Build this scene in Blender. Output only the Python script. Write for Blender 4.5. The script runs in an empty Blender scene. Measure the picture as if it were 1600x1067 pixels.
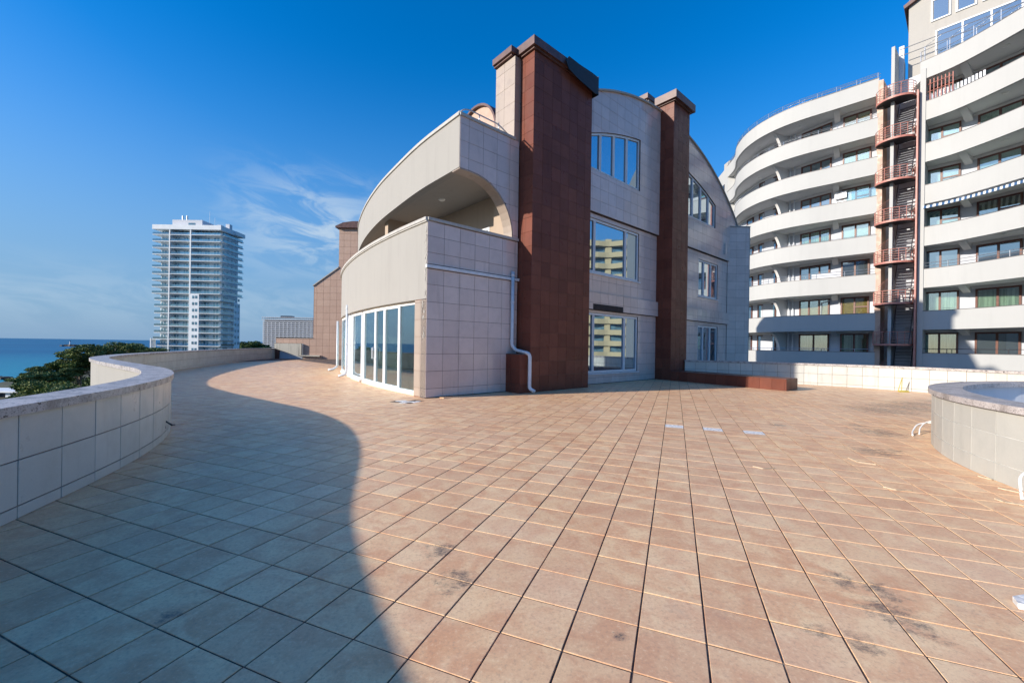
import bpy, math, random
from mathutils import Vector, Matrix, noise
random.seed(7)
R = math.radians
PI = math.pi
scn = bpy.context.scene
C = scn.collection

# ------------------------------------------------------------------ camera
cam = bpy.data.cameras.new('camera')
cam.lens = 14.4; cam.sensor_width = 36.0; cam.shift_y = 6.2/1600
cam.clip_end = 120000; cam.clip_start = 0.05
co = bpy.data.objects.new('camera', cam); C.objects.link(co)
co.matrix_world = Matrix.Translation((0, 0, 1.55)) @ Matrix.Rotation(PI/2, 4, 'X') @ Matrix.Rotation(0.0146, 4, 'Z')
scn.camera = co

# ------------------------------------------------------------------ light and sky
SUN_EL = 20.0
SUN_AZ = 248.3
w = bpy.data.worlds.new('World'); scn.world = w; w.use_nodes = True
nt = w.node_tree; N = nt.nodes; K = nt.links
bg = N['Background']; bg.inputs[1].default_value = 0.15
sky = N.new('ShaderNodeTexSky'); sky.sky_type = 'NISHITA'; sky.sun_disc = False
sky.sun_elevation = R(SUN_EL); sky.sun_rotation = R(SUN_AZ)
sky.air_density = 1.0; sky.dust_density = 0.8; sky.ozone_density = 4.0
hs = N.new('ShaderNodeHueSaturation'); hs.inputs['Saturation'].default_value = 1.40; hs.inputs['Value'].default_value = 0.80
hs.inputs['Hue'].default_value = 0.505
K.new(sky.outputs[0], hs.inputs['Color'])
tc = N.new('ShaderNodeTexCoord')
sep = N.new('ShaderNodeSeparateXYZ'); K.new(tc.outputs['Generated'], sep.inputs[0])
def wmath(op, a, b=None, c=None):
    m = N.new('ShaderNodeMath'); m.operation = op
    for i, v in enumerate((a, b, c)):
        if v is None: continue
        if isinstance(v, (int, float)): m.inputs[i].default_value = v
        else: K.new(v, m.inputs[i])
    return m.outputs[0]
# thin wisps of cloud, set as directions in the sky (x/z and y/z cloud-plane projection)
zc = wmath('MAXIMUM', sep.outputs[2], 0.02)
az = wmath('ARCTAN2', sep.outputs[0], sep.outputs[1])
comb = N.new('ShaderNodeCombineXYZ')
K.new(wmath('MULTIPLY', az, 5.0), comb.inputs[0])
K.new(wmath('MULTIPLY', wmath('ADD', sep.outputs[2], wmath('MULTIPLY', az, 0.10)), 16.0), comb.inputs[1])
cn = N.new('ShaderNodeTexNoise'); cn.inputs['Scale'].default_value = 1.5; cn.inputs['Detail'].default_value = 9
cn.inputs['Roughness'].default_value = 0.62; cn.inputs['Distortion'].default_value = 0.7
K.new(comb.outputs[0], cn.inputs['Vector'])
def bump1(v, c, wdt):
    d = wmath('ABSOLUTE', wmath('SUBTRACT', v, c))
    m = N.new('ShaderNodeMapRange'); m.interpolation_type = 'SMOOTHSTEP'
    K.new(d, m.inputs[0]); m.inputs[1].default_value = 0; m.inputs[2].default_value = wdt
    m.inputs[3].default_value = 1; m.inputs[4].default_value = 0
    return m.outputs[0]
mask1 = wmath('MULTIPLY', bump1(az, -0.44, 0.26), bump1(sep.outputs[2], 0.245, 0.15))
mask2 = wmath('MULTIPLY', bump1(sep.outputs[2], 0.075, 0.085), 0.30)
mask = wmath('MAXIMUM', mask1, mask2)
cr = N.new('ShaderNodeMapRange'); cr.interpolation_type = 'SMOOTHSTEP'
K.new(cn.outputs[0], cr.inputs[0]); cr.inputs[1].default_value = 0.38; cr.inputs[2].default_value = 0.62
cfac = wmath('MULTIPLY', wmath('MULTIPLY', cr.outputs[0], mask), 0.78)
mx = N.new('ShaderNodeMix'); mx.data_type = 'RGBA'
hz = N.new('ShaderNodeMapRange'); hz.interpolation_type = 'SMOOTHERSTEP'; K.new(sep.outputs[2], hz.inputs[0])
hz.inputs[1].default_value = -0.05; hz.inputs[2].default_value = 0.62; hz.inputs[3].default_value = 0.93; hz.inputs[4].default_value = 0.0
dt = N.new('ShaderNodeVectorMath'); dt.operation = 'DOT_PRODUCT'; K.new(tc.outputs['Generated'], dt.inputs[0])
dt.inputs[1].default_value = (math.sin(R(SUN_AZ))*math.cos(R(SUN_EL)), math.cos(R(SUN_AZ))*math.cos(R(SUN_EL)), math.sin(R(SUN_EL)))
gl = N.new('ShaderNodeMapRange'); gl.interpolation_type = 'SMOOTHSTEP'; K.new(dt.outputs['Value'], gl.inputs[0])
gl.inputs[1].default_value = 0.50; gl.inputs[2].default_value = 0.98; gl.inputs[3].default_value = 1.0; gl.inputs[4].default_value = 0.92
hzf = wmath('MULTIPLY', hz.outputs[0], gl.outputs[0])
hm = N.new('ShaderNodeMix'); hm.data_type = 'RGBA'; K.new(hzf, hm.inputs[0]); K.new(hs.outputs[0], hm.inputs[6]); hm.inputs[7].default_value = (0.70, 1.26, 2.02, 1)
K.new(cfac, mx.inputs[0]); K.new(hm.outputs[2], mx.inputs[6]); mx.inputs[7].default_value = (1.9, 2.35, 2.8, 1)
K.new(mx.outputs[2], bg.inputs[0])

sun = bpy.data.lights.new('sun', 'SUN'); sun.energy = 3.25; sun.angle = R(0.8); sun.color = (1.0, 0.90, 0.78)
so = bpy.data.objects.new('sun', sun); C.objects.link(so)
az_, el_ = R(SUN_AZ), R(SUN_EL)
tos = Vector((math.sin(az_)*math.cos(el_), math.cos(az_)*math.cos(el_), math.sin(el_)))
so.rotation_euler = (-tos).to_track_quat('-Z', 'Y').to_euler()
vs = scn.view_settings
vs.view_transform = 'Standard'; vs.look = 'None'; vs.gamma = 1; vs.use_curve_mapping = False; vs.exposure = 1.0

# ------------------------------------------------------------------ materials
class MM:
    """small helper round one material's nodes"""
    def __init__(s, name):
        s.m = bpy.data.materials.new(name); s.m.use_nodes = True
        s.n = s.m.node_tree.nodes; s.k = s.m.node_tree.links
        s.b = s.n['Principled BSDF']
    def node(s, t, **kw):
        o = s.n.new(t)
        for a, b in kw.items(): setattr(o, a, b)
        return o
    def math(s, op, a, b=None, c=None):
        m = s.n.new('ShaderNodeMath'); m.operation = op
        for i, v in enumerate((a, b, c)):
            if v is None: continue
            if isinstance(v, (int, float)): m.inputs[i].default_value = v
            else: s.k.new(v, m.inputs[i])
        return m.outputs[0]
    def pos(s):
        return s.n.new('ShaderNodeNewGeometry').outputs['Position']
    def noise(s, scale, detail=4, rough=0.55, vec=None, dist=0.0):
        t = s.n.new('ShaderNodeTexNoise'); t.inputs['Scale'].default_value = scale
        t.inputs['Detail'].default_value = detail; t.inputs['Roughness'].default_value = rough
        t.inputs['Distortion'].default_value = dist
        s.k.new(vec if vec is not None else s.pos(), t.inputs['Vector'])
        return t.outputs[0]
    def scaled(s, v, sc):
        m = s.n.new('ShaderNodeMapping'); m.inputs['Scale'].default_value = sc
        s.k.new(v, m.inputs['Vector']); return m.outputs[0]
    def rng(s, v, a, b, c=0.0, d=1.0, smooth=True):
        m = s.n.new('ShaderNodeMapRange')
        if smooth: m.interpolation_type = 'SMOOTHSTEP'
        s.k.new(v, m.inputs[0])
        for i, x in zip((1, 2, 3, 4), (a, b, c, d)): m.inputs[i].default_value = x
        return m.outputs[0]
    def mix(s, f, a, b, mode='MIX'):
        m = s.n.new('ShaderNodeMix'); m.data_type = 'RGBA'; m.blend_type = mode
        for i, v in ((0, f), (6, a), (7, b)):
            if isinstance(v, (int, float)): m.inputs[i].default_value = v
            elif isinstance(v, tuple): m.inputs[i].default_value = (*v, 1) if len(v) == 3 else v
            else: s.k.new(v, m.inputs[i])
        return m.outputs[2]
    def col(s, v):
        if isinstance(v, tuple): s.b.inputs['Base Color'].default_value = (*v, 1)
        else: s.k.new(v, s.b.inputs['Base Color'])
    def rough(s, v):
        if isinstance(v, (int, float)): s.b.inputs['Roughness'].default_value = v
        else: s.k.new(v, s.b.inputs['Roughness'])
    def bump(s, v, strength=0.3, dist=0.01):
        b = s.n.new('ShaderNodeBump'); b.inputs['Strength'].default_value = strength
        b.inputs['Distance'].default_value = dist
        s.k.new(v, b.inputs['Height']); s.k.new(b.outputs[0], s.b.inputs['Normal'])
    def island(s):
        g = s.n.new('ShaderNodeNewGeometry').outputs['Random Per Island']
        o = s.n.new('ShaderNodeObjectInfo').outputs['Random']
        return s.math('FRACT', s.math('ADD', g, o))

def plain(name, c, rough=0.6, metal=0.0, var=0.12, scale=6.0, bump=0.0, spec=None):
    m = MM(name)
    n = m.noise(scale, 5)
    m.col(m.mix(m.rng(n, 0.3, 0.7), tuple(x*(1-var) for x in c), tuple(min(1, x*(1+var)) for x in c)))
    m.rough(rough); m.b.inputs['Metallic'].default_value = metal
    if spec is not None: m.b.inputs['Specular IOR Level'].default_value = spec
    if bump: m.bump(n, bump, 0.02)
    return m.m

# terrace floor frame
FB = math.atan2(255, 640)
FA = Vector((math.sin(FB), math.cos(FB), 0)); FP = Vector((math.cos(FB), -math.sin(FB), 0))
TS = 0.3445; A0 = 2.385; B0 = 0.175

def stain_mask(m, pts, scale=9.0, thr=(0.36, 0.58)):
    p = m.pos(); out = None
    for (x, y, r) in pts:
        d = m.node('ShaderNodeVectorMath', operation='DISTANCE'); m.k.new(p, d.inputs[0]); d.inputs[1].default_value = (x, y, 0)
        v = m.rng(d.outputs['Value'], 0, r, 1, 0)
        out = v if out is None else m.math('MAXIMUM', out, v)
    n = m.noise(scale, 10, 0.78, vec=m.scaled(m.pos(), (1, 1.5, 1)))
    return m.rng(m.math('ADD', n, m.math('MULTIPLY', m.math('SUBTRACT', out, 1.0), 0.42)), *thr)
STAINS = [(9.7, 10.7, 2.7), (12.0, 12.0, 2.6), (10.9, 11.3, 3.0), (13.3, 12.6, 2.0), (7.0, 7.76, 1.4), (5.6, 6.3, 1.0), (5.5, 8.4, .6), (2.40, 2.65, .36),
          (2.26, 2.43, .42), (2.24, 2.75, .3), (1.71, 2.27, .22), (1.88, 2.17, .26), (2.3, 2.28, .3), (-.51, 3.08, .36), (-.35, 2.7, .42),
          (7.2, 8.5, .5), (6.0, 6.4, .35), (-1.9, 2.3, .2), (0.6, 2.2, .12)]

def floor_mat():
    m = MM('terracotta floor tile'); p = m.pos()
    r = m.island()
    big = m.noise(0.55, 3, 0.5); mid = m.noise(5.0, 6, 0.62, dist=0.4); fine = m.noise(90, 4, 0.7)
    # cloudy salmon and sand patches inside each tile, different tile by tile
    off = m.node('ShaderNodeVectorMath', operation='ADD'); m.k.new(p, off.inputs[0])
    cmb = m.node('ShaderNodeCombineXYZ'); m.k.new(m.math('MULTIPLY', r, 37.0), cmb.inputs[2]); m.k.new(cmb.outputs[0], off.inputs[1])
    til = m.noise(4.2, 5, 0.6, vec=off.outputs[0], dist=0.6)
    c = m.mix(m.rng(til, 0.32, 0.68), (0.72, 0.375, 0.195), (0.90, 0.62, 0.345))
    c = m.mix(m.rng(mid, 0.45, 0.75, 0, 0.35), c, (0.86, 0.60, 0.38))
    c = m.mix(m.rng(big, 0.35, 0.7, 0, 0.35), c, (0.74, 0.52, 0.35))
    c = m.mix(m.rng(r, 0.35, 1.0, 0, 0.38, False), c, (0.58, 0.32, 0.19)); c = m.mix(m.rng(r, 0.0, 0.3, 0.3, 0, False), c, (0.86, 0.64, 0.42))
    c = m.mix(m.rng(fine, 0.35, 0.8, 0, 0.28), c, (0.50, 0.31, 0.19))
    grit = m.noise(38, 6, 0.75); c = m.mix(m.rng(grit, 0.50, 0.64, 0, 0.40), c, (0.42, 0.27, 0.19)); c = m.mix(m.rng(grit, 0.36, 0.46, 0.35, 0), c, (0.90, 0.72, 0.46))
    # dirt creeping in from the joints
    c = m.mix(m.rng(m.noise(1.3, 6, 0.7), 0.56, 0.78, 0, 0.35), c, (0.42, 0.34, 0.27))
    st = stain_mask(m, STAINS)
    c = m.mix(m.math('MULTIPLY', st, m.rng(m.noise(60, 4, .8), .35, .6, .35, .9)), c, (0.10, 0.09, 0.085))
    m.col(c)
    m.rough(m.rng(mid, 0.3, 0.7, 0.34, 0.52))
    m.b.inputs['Specular IOR Level'].default_value = 0.18
    m.bump(m.math('ADD', m.math('MULTIPLY', mid, 0.6), m.math('MULTIPLY', fine, 0.25)), 0.22, 0.006)
    return m.m
def joint_mat():
    m = MM('sandy joint mortar')
    n = m.noise(2.2, 6, 0.65); f = m.noise(40, 5, 0.7)
    c = m.mix(m.rng(n, 0.46, 0.66), (0.075, 0.05, 0.04), (0.34, 0.24, 0.16))
    c = m.mix(m.rng(f, 0.4, 0.7, 0, .5), c, (0.06, 0.045, 0.04))
    m.col(c); m.rough(0.9); m.bump(f, 0.5, 0.004); return m.m
def wall_tile_mat(name, c1, c2, rough=0.2, dirt=0.25, warp=0.02, dc=None, spec=0.5):
    m = MM(name); r = m.island()
    n = m.noise(3.0, 5, 0.6); f = m.noise(60, 4, 0.7); g = m.noise(0.8, 4, 0.6)
    c = m.mix(r, c1, c2)
    c = m.mix(m.rng(n, 0.4, 0.75, 0, 0.35), c, tuple(x*0.82 for x in c1))
    c = m.mix(m.rng(f, 0.4, 0.8, 0, 0.25), c, tuple(min(1, x*1.2) for x in c2))
    if dirt: c = m.mix(m.rng(g, 0.5, 0.75, 0, dirt), c, dc or tuple(x*0.55 for x in c1))
    stn = m.noise(2.2, 7, 0.7, vec=m.scaled(m.pos(), (1.8, 1.8, 0.22)))
    c = m.mix(m.rng(stn, 0.54, 0.74, 0, 0.4), c, tuple(x*0.62 for x in c1)); lm = m.noise(7.0, 6, 0.75)
    c = m.mix(m.rng(lm, 0.66, 0.74, 0, 0.30), c, tuple(min(.8, x*1.5+.05) for x in c2))
    m.col(c); m.rough(m.rng(n, 0.3, 0.7, rough*0.8, rough*1.35)); m.b.inputs['Specular IOR Level'].default_value = spec
    # each tile sits at a slightly different tilt
    cb = m.node('ShaderNodeTexWhiteNoise', noise_dimensions='1D'); m.k.new(m.math('MULTIPLY', r, 91.7), cb.inputs['W'])
    sb = m.node('ShaderNodeVectorMath', operation='SUBTRACT'); m.k.new(cb.outputs['Color'], sb.inputs[0]); sb.inputs[1].default_value = (.5, .5, .5)
    sc = m.node('ShaderNodeVectorMath', operation='SCALE'); m.k.new(sb.outputs[0], sc.inputs[0]); sc.inputs['Scale'].default_value = warp*2
    gn = m.node('ShaderNodeNewGeometry')
    ad = m.node('ShaderNodeVectorMath', operation='ADD'); m.k.new(gn.outputs['Normal'], ad.inputs[0]); m.k.new(sc.outputs[0], ad.inputs[1])
    nm = m.node('ShaderNodeVectorMath', operation='NORMALIZE'); m.k.new(ad.outputs[0], nm.inputs[0])
    b = m.node('ShaderNodeBump'); b.inputs['Strength'].default_value = 0.12; b.inputs['Distance'].default_value = 0.01
    m.k.new(n, b.inputs['Height']); m.k.new(nm.outputs[0], b.inputs['Normal']); m.k.new(b.outputs[0], m.b.inputs['Normal'])
    return m.m
def plaster_mat(name, c, streak=0.35, rough=0.85, sc=1.0, dark=0.5):
    m = MM(name); p = m.pos()
    s = m.noise(2.4*sc, 6, 0.65, vec=m.scaled(p, (1.6, 1.6, 0.13)))
    n = m.noise(0.9*sc, 5, 0.6); f = m.noise(55, 4, 0.7)
    col = m.mix(m.rng(s, 0.48, 0.78, 0, streak), c, tuple(x*dark for x in c))
    col = m.mix(m.rng(n, 0.4, 0.75, 0, 0.25), col, tuple(x*0.86 for x in c))
    m.col(col); m.rough(rough); m.bump(f, 0.15, 0.006); return m.m
def granite_mat():
    m = MM('speckled granite coping')
    v = m.node('ShaderNodeTexVoronoi'); v.inputs['Scale'].default_value = 60; m.k.new(m.pos(), v.inputs['Vector'])
    n = m.noise(24, 6, 0.8); g = m.noise(4.5, 7, 0.7); pit = m.noise(16, 4, 0.6)
    c = m.mix(m.rng(v.outputs['Distance'], 0.1, 0.55), (0.13, 0.115, 0.115), (0.46, 0.42, 0.40))
    c = m.mix(m.rng(n, 0.45, 0.62), c, (0.50, 0.47, 0.45))
    c = m.mix(m.rng(g, 0.45, 0.62, 0, 0.6), c, (0.15, 0.13, 0.12))
    c = m.mix(m.rng(pit, 0.62, 0.66), c, (0.03, 0.03, 0.03))
    m.col(c); m.rough(0.45); m.bump(n, 0.25, 0.004); return m.m
def glass_mirror(name, tint=(0.42, 0.52, 0.58), rough=0.015):
    m = MM(name); n = m.noise(0.7, 2, 0.4)
    m.col(tint); m.b.inputs['Metallic'].default_value = 0.85; m.rough(rough)
    m.bump(n, 0.06, 0.02); return m.m
def glass_clear(name, tint=(0.62, 0.74, 0.70), refl=0.22):
    m = MM(name); out = m.n['Material Output']; m.n.remove(m.b)
    t = m.node('ShaderNodeBsdfTransparent'); t.inputs[0].default_value = (*tint, 1)
    g = m.node('ShaderNodeBsdfGlossy'); g.inputs['Color'].default_value = (0.85, 0.95, 1, 1); g.inputs['Roughness'].default_value = 0.02
    fr = m.node('ShaderNodeFresnel'); fr.inputs[0].default_value = 1.55
    f = m.math('MINIMUM', m.math('ADD', m.math('MULTIPLY', fr.outputs[0], 1.2), refl), 0.92)
    mxs = m.node('ShaderNodeMixShader'); m.k.new(f, mxs.inputs[0]); m.k.new(t.outputs[0], mxs.inputs[1]); m.k.new(g.outputs[0], mxs.inputs[2])
    m.k.new(mxs.outputs[0], out.inputs[0]); return m.m
def curtain_mat(name, c):
    m = MM(name); p = m.pos()
    s = m.noise(9.0, 2, 0.4, vec=m.scaled(p, (1, 1, 0.02)))
    m.col(m.mix(m.rng(s, 0.35, 0.65), tuple(x*0.55 for x in c), c)); m.rough(0.9)
    return m.m
def water_mat():
    m = MM('sea water'); p = m.pos()
    w1 = m.noise(0.05, 6, 0.6, vec=m.scaled(p, (0.6, 1.6, 1))); w2 = m.noise(0.35, 5, 0.6)
    depth = m.noise(0.004, 4, 0.6)
    sp = m.node('ShaderNodeSeparateXYZ'); m.k.new(p, sp.inputs[0])
    dist = m.math('SQRT', m.math('ADD', m.math('MULTIPLY', sp.outputs[0], sp.outputs[0]), m.math('MULTIPLY', sp.outputs[1], sp.outputs[1])))
    near = m.rng(dist, 250, 1100, 1, 0)
    c = m.mix(m.rng(depth, 0.35, 0.65), (0.003, 0.085, 0.190), (0.004, 0.115, 0.235))
    c = m.mix(near, c, (0.02, 0.24, 0.33))
    foam = m.rng(m.noise(0.16, 7, 0.72, vec=m.scaled(p, (1.3, 0.5, 1))), 0.57, 0.66)
    shore = m.rng(dist, 290, 420, 1, 0)
    c = m.mix(m.math('MULTIPLY', foam, m.math('ADD', m.math('MULTIPLY', shore, 0.9), 0.05)), c, (0.6, 0.64, 0.66))
    m.col(c); m.rough(0.38); m.b.inputs['Specular IOR Level'].default_value = 0.10
    m.bump(m.math('ADD', w1, m.math('MULTIPLY', w2, 0.3)), 0.6, 1.2); return m.m
def leaf_mat(name, c1, c2):
    m = MM(name); r = m.island()
    c = m.mix(r, c1, c2); c = m.mix(m.rng(m.noise(0.45, 3, 0.5), 0.35, 0.65), c, tuple(x*0.6 for x in c1))
    m.col(c); m.rough(0.7); m.b.inputs['Specular IOR Level'].default_value = 0.2
    return m.m

M = {}
M['floor'] = floor_mat(); M['joint'] = joint_mat()
M['screed'] = plain('pale grey screed', (0.70, 0.68, 0.64), 0.9, var=.3, scale=18, bump=.5)
M['gtile'] = wall_tile_mat('polished grey pink stone tile', (0.60, 0.485, 0.44), (0.69, 0.565, 0.515), 0.13, 0.15, 0.006)
M['btile'] = wall_tile_mat('red brown stone tile', (0.135, 0.046, 0.031), (0.19, 0.067, 0.044), 0.33, 0.45, 0.012, (0.10, 0.035, 0.025), 0.12)
M['ptile'] = wall_tile_mat('pink beige stone tile', (0.44, 0.29, 0.215), (0.49, 0.335, 0.25), 0.5, 0.15, 0.006)
M['stile'] = wall_tile_mat('cream stone tile', (0.33, 0.27, 0.22), (0.37, 0.30, 0.245), 0.4, 0.1, 0.006)
M['wtile'] = wall_tile_mat('white ceramic wall tile', (0.49, 0.49, 0.45), (0.57, 0.565, 0.52), 0.34, 0.3, 0.008, (0.42, 0.38, 0.30), 0.35)
M['gjoint'] = plain('dark tile joint', (0.07, 0.06, 0.06), 0.9)
M['wjoint'] = plain('grimy pale joint', (0.16, 0.125, 0.09), 0.9, var=.5, scale=3)
M['wjoint2'] = plain('clean pale joint', (0.62, 0.62, 0.58), 0.9, var=.15, scale=3)
M['pjoint'] = plain('pink tile joint', (0.24, 0.14, 0.10), 0.9)
M['cream'] = plaster_mat('cream painted render', (0.32, 0.31, 0.285), 0.42, dark=.74)
M['soffit'] = plaster_mat('grey soffit render', (0.36, 0.335, 0.30), 0.2)
M['inner'] = plaster_mat('beige balcony render', (0.42, 0.33, 0.25), 0.2)
M['coping'] = plaster_mat('weathered white coping', (0.44, 0.43, 0.40), 0.5, dark=.5)
M['apt'] = plaster_mat('white apartment render', (0.44, 0.445, 0.43), 0.26, sc=.4, dark=.8)
M['aptgrey'] = plaster_mat('blue grey apartment render', (0.52, 0.55, 0.60), 0.12, sc=.4, dark=.8)
M['aptslab'] = plaster_mat('grey balcony soffit', (0.72, 0.71, 0.69), 0.12, sc=.4)
M['conc'] = plaster_mat('raw grey concrete', (0.40, 0.385, 0.35), 0.4, sc=.6, dark=.7)
M['stainwall'] = plaster_mat('stained concrete', (0.50, 0.47, 0.39), 0.8, sc=1.0, dark=.3)
M['granite'] = granite_mat()
M['white'] = plain('white coated aluminium', (0.74, 0.76, 0.78), 0.35, var=.04)
M['offwhite'] = plain('cream sill', (0.66, 0.60, 0.50), 0.6, var=.1)
M['pipe'] = plain('white plastic pipe', (0.62, 0.66, 0.70), 0.35, var=.08)
M['bframe'] = plain('dark brown window frame', (0.135, 0.055, 0.038), 0.45, var=.15)
M['mirror'] = glass_mirror('blue solar window glass')
M['mirror2'] = glass_mirror('apartment window glass', (0.30, 0.38, 0.42), 0.03)
M['doorglass'] = glass_clear('greenish door glass', (0.86, 0.95, 0.89), 0.20)
M['clear'] = glass_clear('clear balustrade glass', (0.80, 0.90, 0.93), 0.12)
M['clear2'] = glass_clear('pale balcony glass', (0.72, 0.86, 0.88), 0.10)
M['metal'] = plain('galvanised steel', (0.50, 0.52, 0.54), 0.35, 0.8, var=.1)
M['darkmetal'] = plain('dark steel', (0.04, 0.042, 0.05), 0.5, 0.2)
M['salmon'] = plain('salmon painted steel', (0.45, 0.185, 0.145), 0.5, var=.15, scale=3)
M['cap'] = plain('brown metal roof cap', (0.105, 0.050, 0.040), 0.45, var=.25, scale=4)
M['membrane'] = plain('black torn roofing felt', (0.012, 0.013, 0.018), 0.55, var=.3)
M['dirt'] = plain('dark exposed mortar bed', (0.035, 0.028, 0.026), 0.9, var=.6, scale=25)
M['curt_w'] = curtain_mat('white curtain', (0.60, 0.60, 0.55)); M['curt_g'] = curtain_mat('green tinted curtain', (0.36, 0.44, 0.34))
M['blind'] = plain('orange roller blind', (0.50, 0.27, 0.10), 0.7, var=.12)
M['room'] = plain('dark painted room backing', (0.05, 0.052, 0.055), 0.9)  # near black: dimness of the rooms put into the base colour
M['lamp'] = plain('white opal lamp cover', (0.8, 0.79, 0.74), 0.3, var=.02)
M['sea'] = water_mat()
M['land'] = plain('scrubby park ground', (0.055, 0.06, 0.03), 0.95, var=.5, scale=.08)
M['rock'] = plain('dark wet rock', (0.03, 0.028, 0.03), 0.8, var=.4, scale=.5)
M['bark'] = plain('pine bark', (0.27, 0.22, 0.18), 0.9, var=.3, scale=2)
M['leaf1'] = leaf_mat('dark pine needles', (0.12, 0.17, 0.055), (0.23, 0.28, 0.10))
M['leaf2'] = leaf_mat('olive pine needles', (0.14, 0.19, 0.05), (0.29, 0.32, 0.09))
M['leaf3'] = leaf_mat('deep green foliage', (0.075, 0.13, 0.04), (0.16, 0.21, 0.07))
M['towerw'] = plain('white tower render', (0.70, 0.74, 0.76), 0.7, var=.05, scale=.5)
M['towerb'] = plain('dark blue green tower glass', (0.16, 0.28, 0.34), 0.12, 0.3, var=.3, scale=.8)  # dark blue green glazing, tone varied by noise
M['towerg'] = plain('pale green balcony glass', (0.50, 0.64, 0.66), 0.15, 0.1, var=.12, scale=.4)
M['hotelw'] = plain('pale hotel slab', (0.55, 0.57, 0.60), 0.7, var=.05, scale=.2)
M['hoteld'] = plain('dark hotel glazing', (0.04, 0.055, 0.08), 0.3, var=.3, scale=.3)
M['wood'] = plain('pale split wood', (0.50, 0.40, 0.28), 0.7, var=.15, scale=30)
M['hose'] = plain('white plastic hose', (0.78, 0.78, 0.76), 0.4, var=.03)
M['poolin'] = plaster_mat('white pool render', (0.60, 0.62, 0.64), 0.3)
M['teal'] = plain('teal canvas', (0.05, 0.22, 0.26), 0.7)
M['tread'] = plain('grey stair tread', (.15, .16, .18), .6)
M['bandcap'] = plain('dull metal flashing', (.13, .12, .12), .5, .2)
M['awn'] = None
def awning_mat():
    m = MM('blue and white striped awning'); s = m.node('ShaderNodeSeparateXYZ'); m.k.new(m.pos(), s.inputs[0])
    f = m.math('GREATER_THAN', m.math('FRACT', m.math('MULTIPLY', s.outputs[1], 3.6)), 0.5)
    m.col(m.mix(f, (0.68, 0.70, 0.70), (0.03, 0.09, 0.20))); m.rough(0.8); return m.m
M['awn'] = awning_mat()

# ------------------------------------------------------------------ object helpers
def mesh_obj(name, verts, faces, mat, parent=None, label=None, cat=None, group=None, kind=None, smooth=False, loc=None):
    me = bpy.data.meshes.new(name); me.from_pydata([tuple(v) for v in verts], [], faces); me.update()
    if smooth:
        for p in me.polygons: p.use_smooth = True
    me.materials.append(mat)
    o = bpy.data.objects.new(name, me); C.objects.link(o)
    if parent is not None: o.parent = parent
    if loc is not None: o.location = loc
    tag(o, label, cat, group, kind)
    return o
def tag(o, label=None, cat=None, group=None, kind=None):
    if label: o['label'] = label
    if cat: o['category'] = cat
    if group: o['group'] = group
    if kind: o['kind'] = kind
    return o
def empty(name, label, cat, group=None, loc=(0, 0, 0)):
    o = bpy.data.objects.new(name, None); C.objects.link(o); o.location = loc
    return tag(o, label, cat, group)
class G:
    """collects shapes into one mesh"""
    def __init__(s): s.v = []; s.f = []
    def add(s, v, f):
        b = len(s.v); s.v += [tuple(x) for x in v]; s.f += [tuple(i+b for i in q) for q in f]; return s
    def box(s, o, ux, uy, uz):
        o, ux, uy, uz = map(Vector, (o, ux, uy, uz))
        v = [o, o+ux, o+ux+uy, o+uy]; v += [x+uz for x in v]
        f = [(0, 3, 2, 1), (4, 5, 6, 7), (0, 1, 5, 4), (1, 2, 6, 5), (2, 3, 7, 6), (3, 0, 4, 7)]
        if ux.cross(uy).dot(uz) < 0: f = [q[::-1] for q in f]
        return s.add(v, f)
    def bx(s, x0, x1, y0, y1, z0, z1): return s.box((x0, y0, z0), (x1-x0, 0, 0), (0, y1-y0, 0), (0, 0, z1-z0))
    def prism(s, pts, d):
        """polygon pts extruded by vector d"""
        d = Vector(d); n = len(pts); a = [Vector(p) for p in pts]
        nrm = Vector((0, 0, 0))
        for i in range(n): nrm += (a[i]-a[0]).cross(a[(i+1) % n]-a[0])
        v = a + [x+d for x in a]
        f = [tuple(range(n))[::-1], tuple(range(n, 2*n))] + [(i, (i+1) % n, n+(i+1) % n, n+i) for i in range(n)]
        if nrm.dot(d) < 0: f = [q[::-1] for q in f]
        return s.add(v, f)
    def tube(s, pts, r, n=8, closed=False, cap=True):
        pts = [Vector(p) for p in pts]; m = len(pts); rings = []
        rr = r if isinstance(r, (list, tuple)) else [r]*m
        for i, p in enumerate(pts):
            t = (pts[min(i+1, m-1)]-pts[max(i-1, 0)])
            if closed: t = pts[(i+1) % m]-pts[i-1]
            t.normalize(); up = Vector((0, 0, 1)) if abs(t.z) < .95 else Vector((1, 0, 0))
            a = t.cross(up).normalized(); b = a.cross(t).normalized()
            rings.append([p + (a*math.cos(2*PI*k/n)+b*math.sin(2*PI*k/n))*rr[i] for k in range(n)])
        v = [x for q in rings for x in q]; f = []
        for i in range(m if closed else m-1):
            j = (i+1) % m
            for k in range(n): f.append((i*n+k, j*n+k, j*n+(k+1) % n, i*n+(k+1) % n))
        if cap and not closed: f.append(tuple(range(n))); f.append(tuple(range((m-1)*n, m*n))[::-1])
        return s.add(v, f)
    def disc(s, c, r, h, n=20, dome=False):
        c = Vector(c); v = []; f = []
        for rr, z in ((r, 0), (r*.85, -h*.55), (r*.4, -h)):
            v += [c+Vector((rr*math.cos(2*PI*k/n), rr*math.sin(2*PI*k/n), z)) for k in range(n)]
        for i in range(2):
            for k in range(n): f.append((i*n+k, (i+1)*n+k, (i+1)*n+(k+1) % n, i*n+(k+1) % n))
        f.append(tuple(range(2*n, 3*n))); return s.add(v, [q[::-1] for q in f])
    def obj(s, name, mat, parent=None, **kw): return mesh_obj(name, s.v, s.f, mat, parent, **kw)

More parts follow.
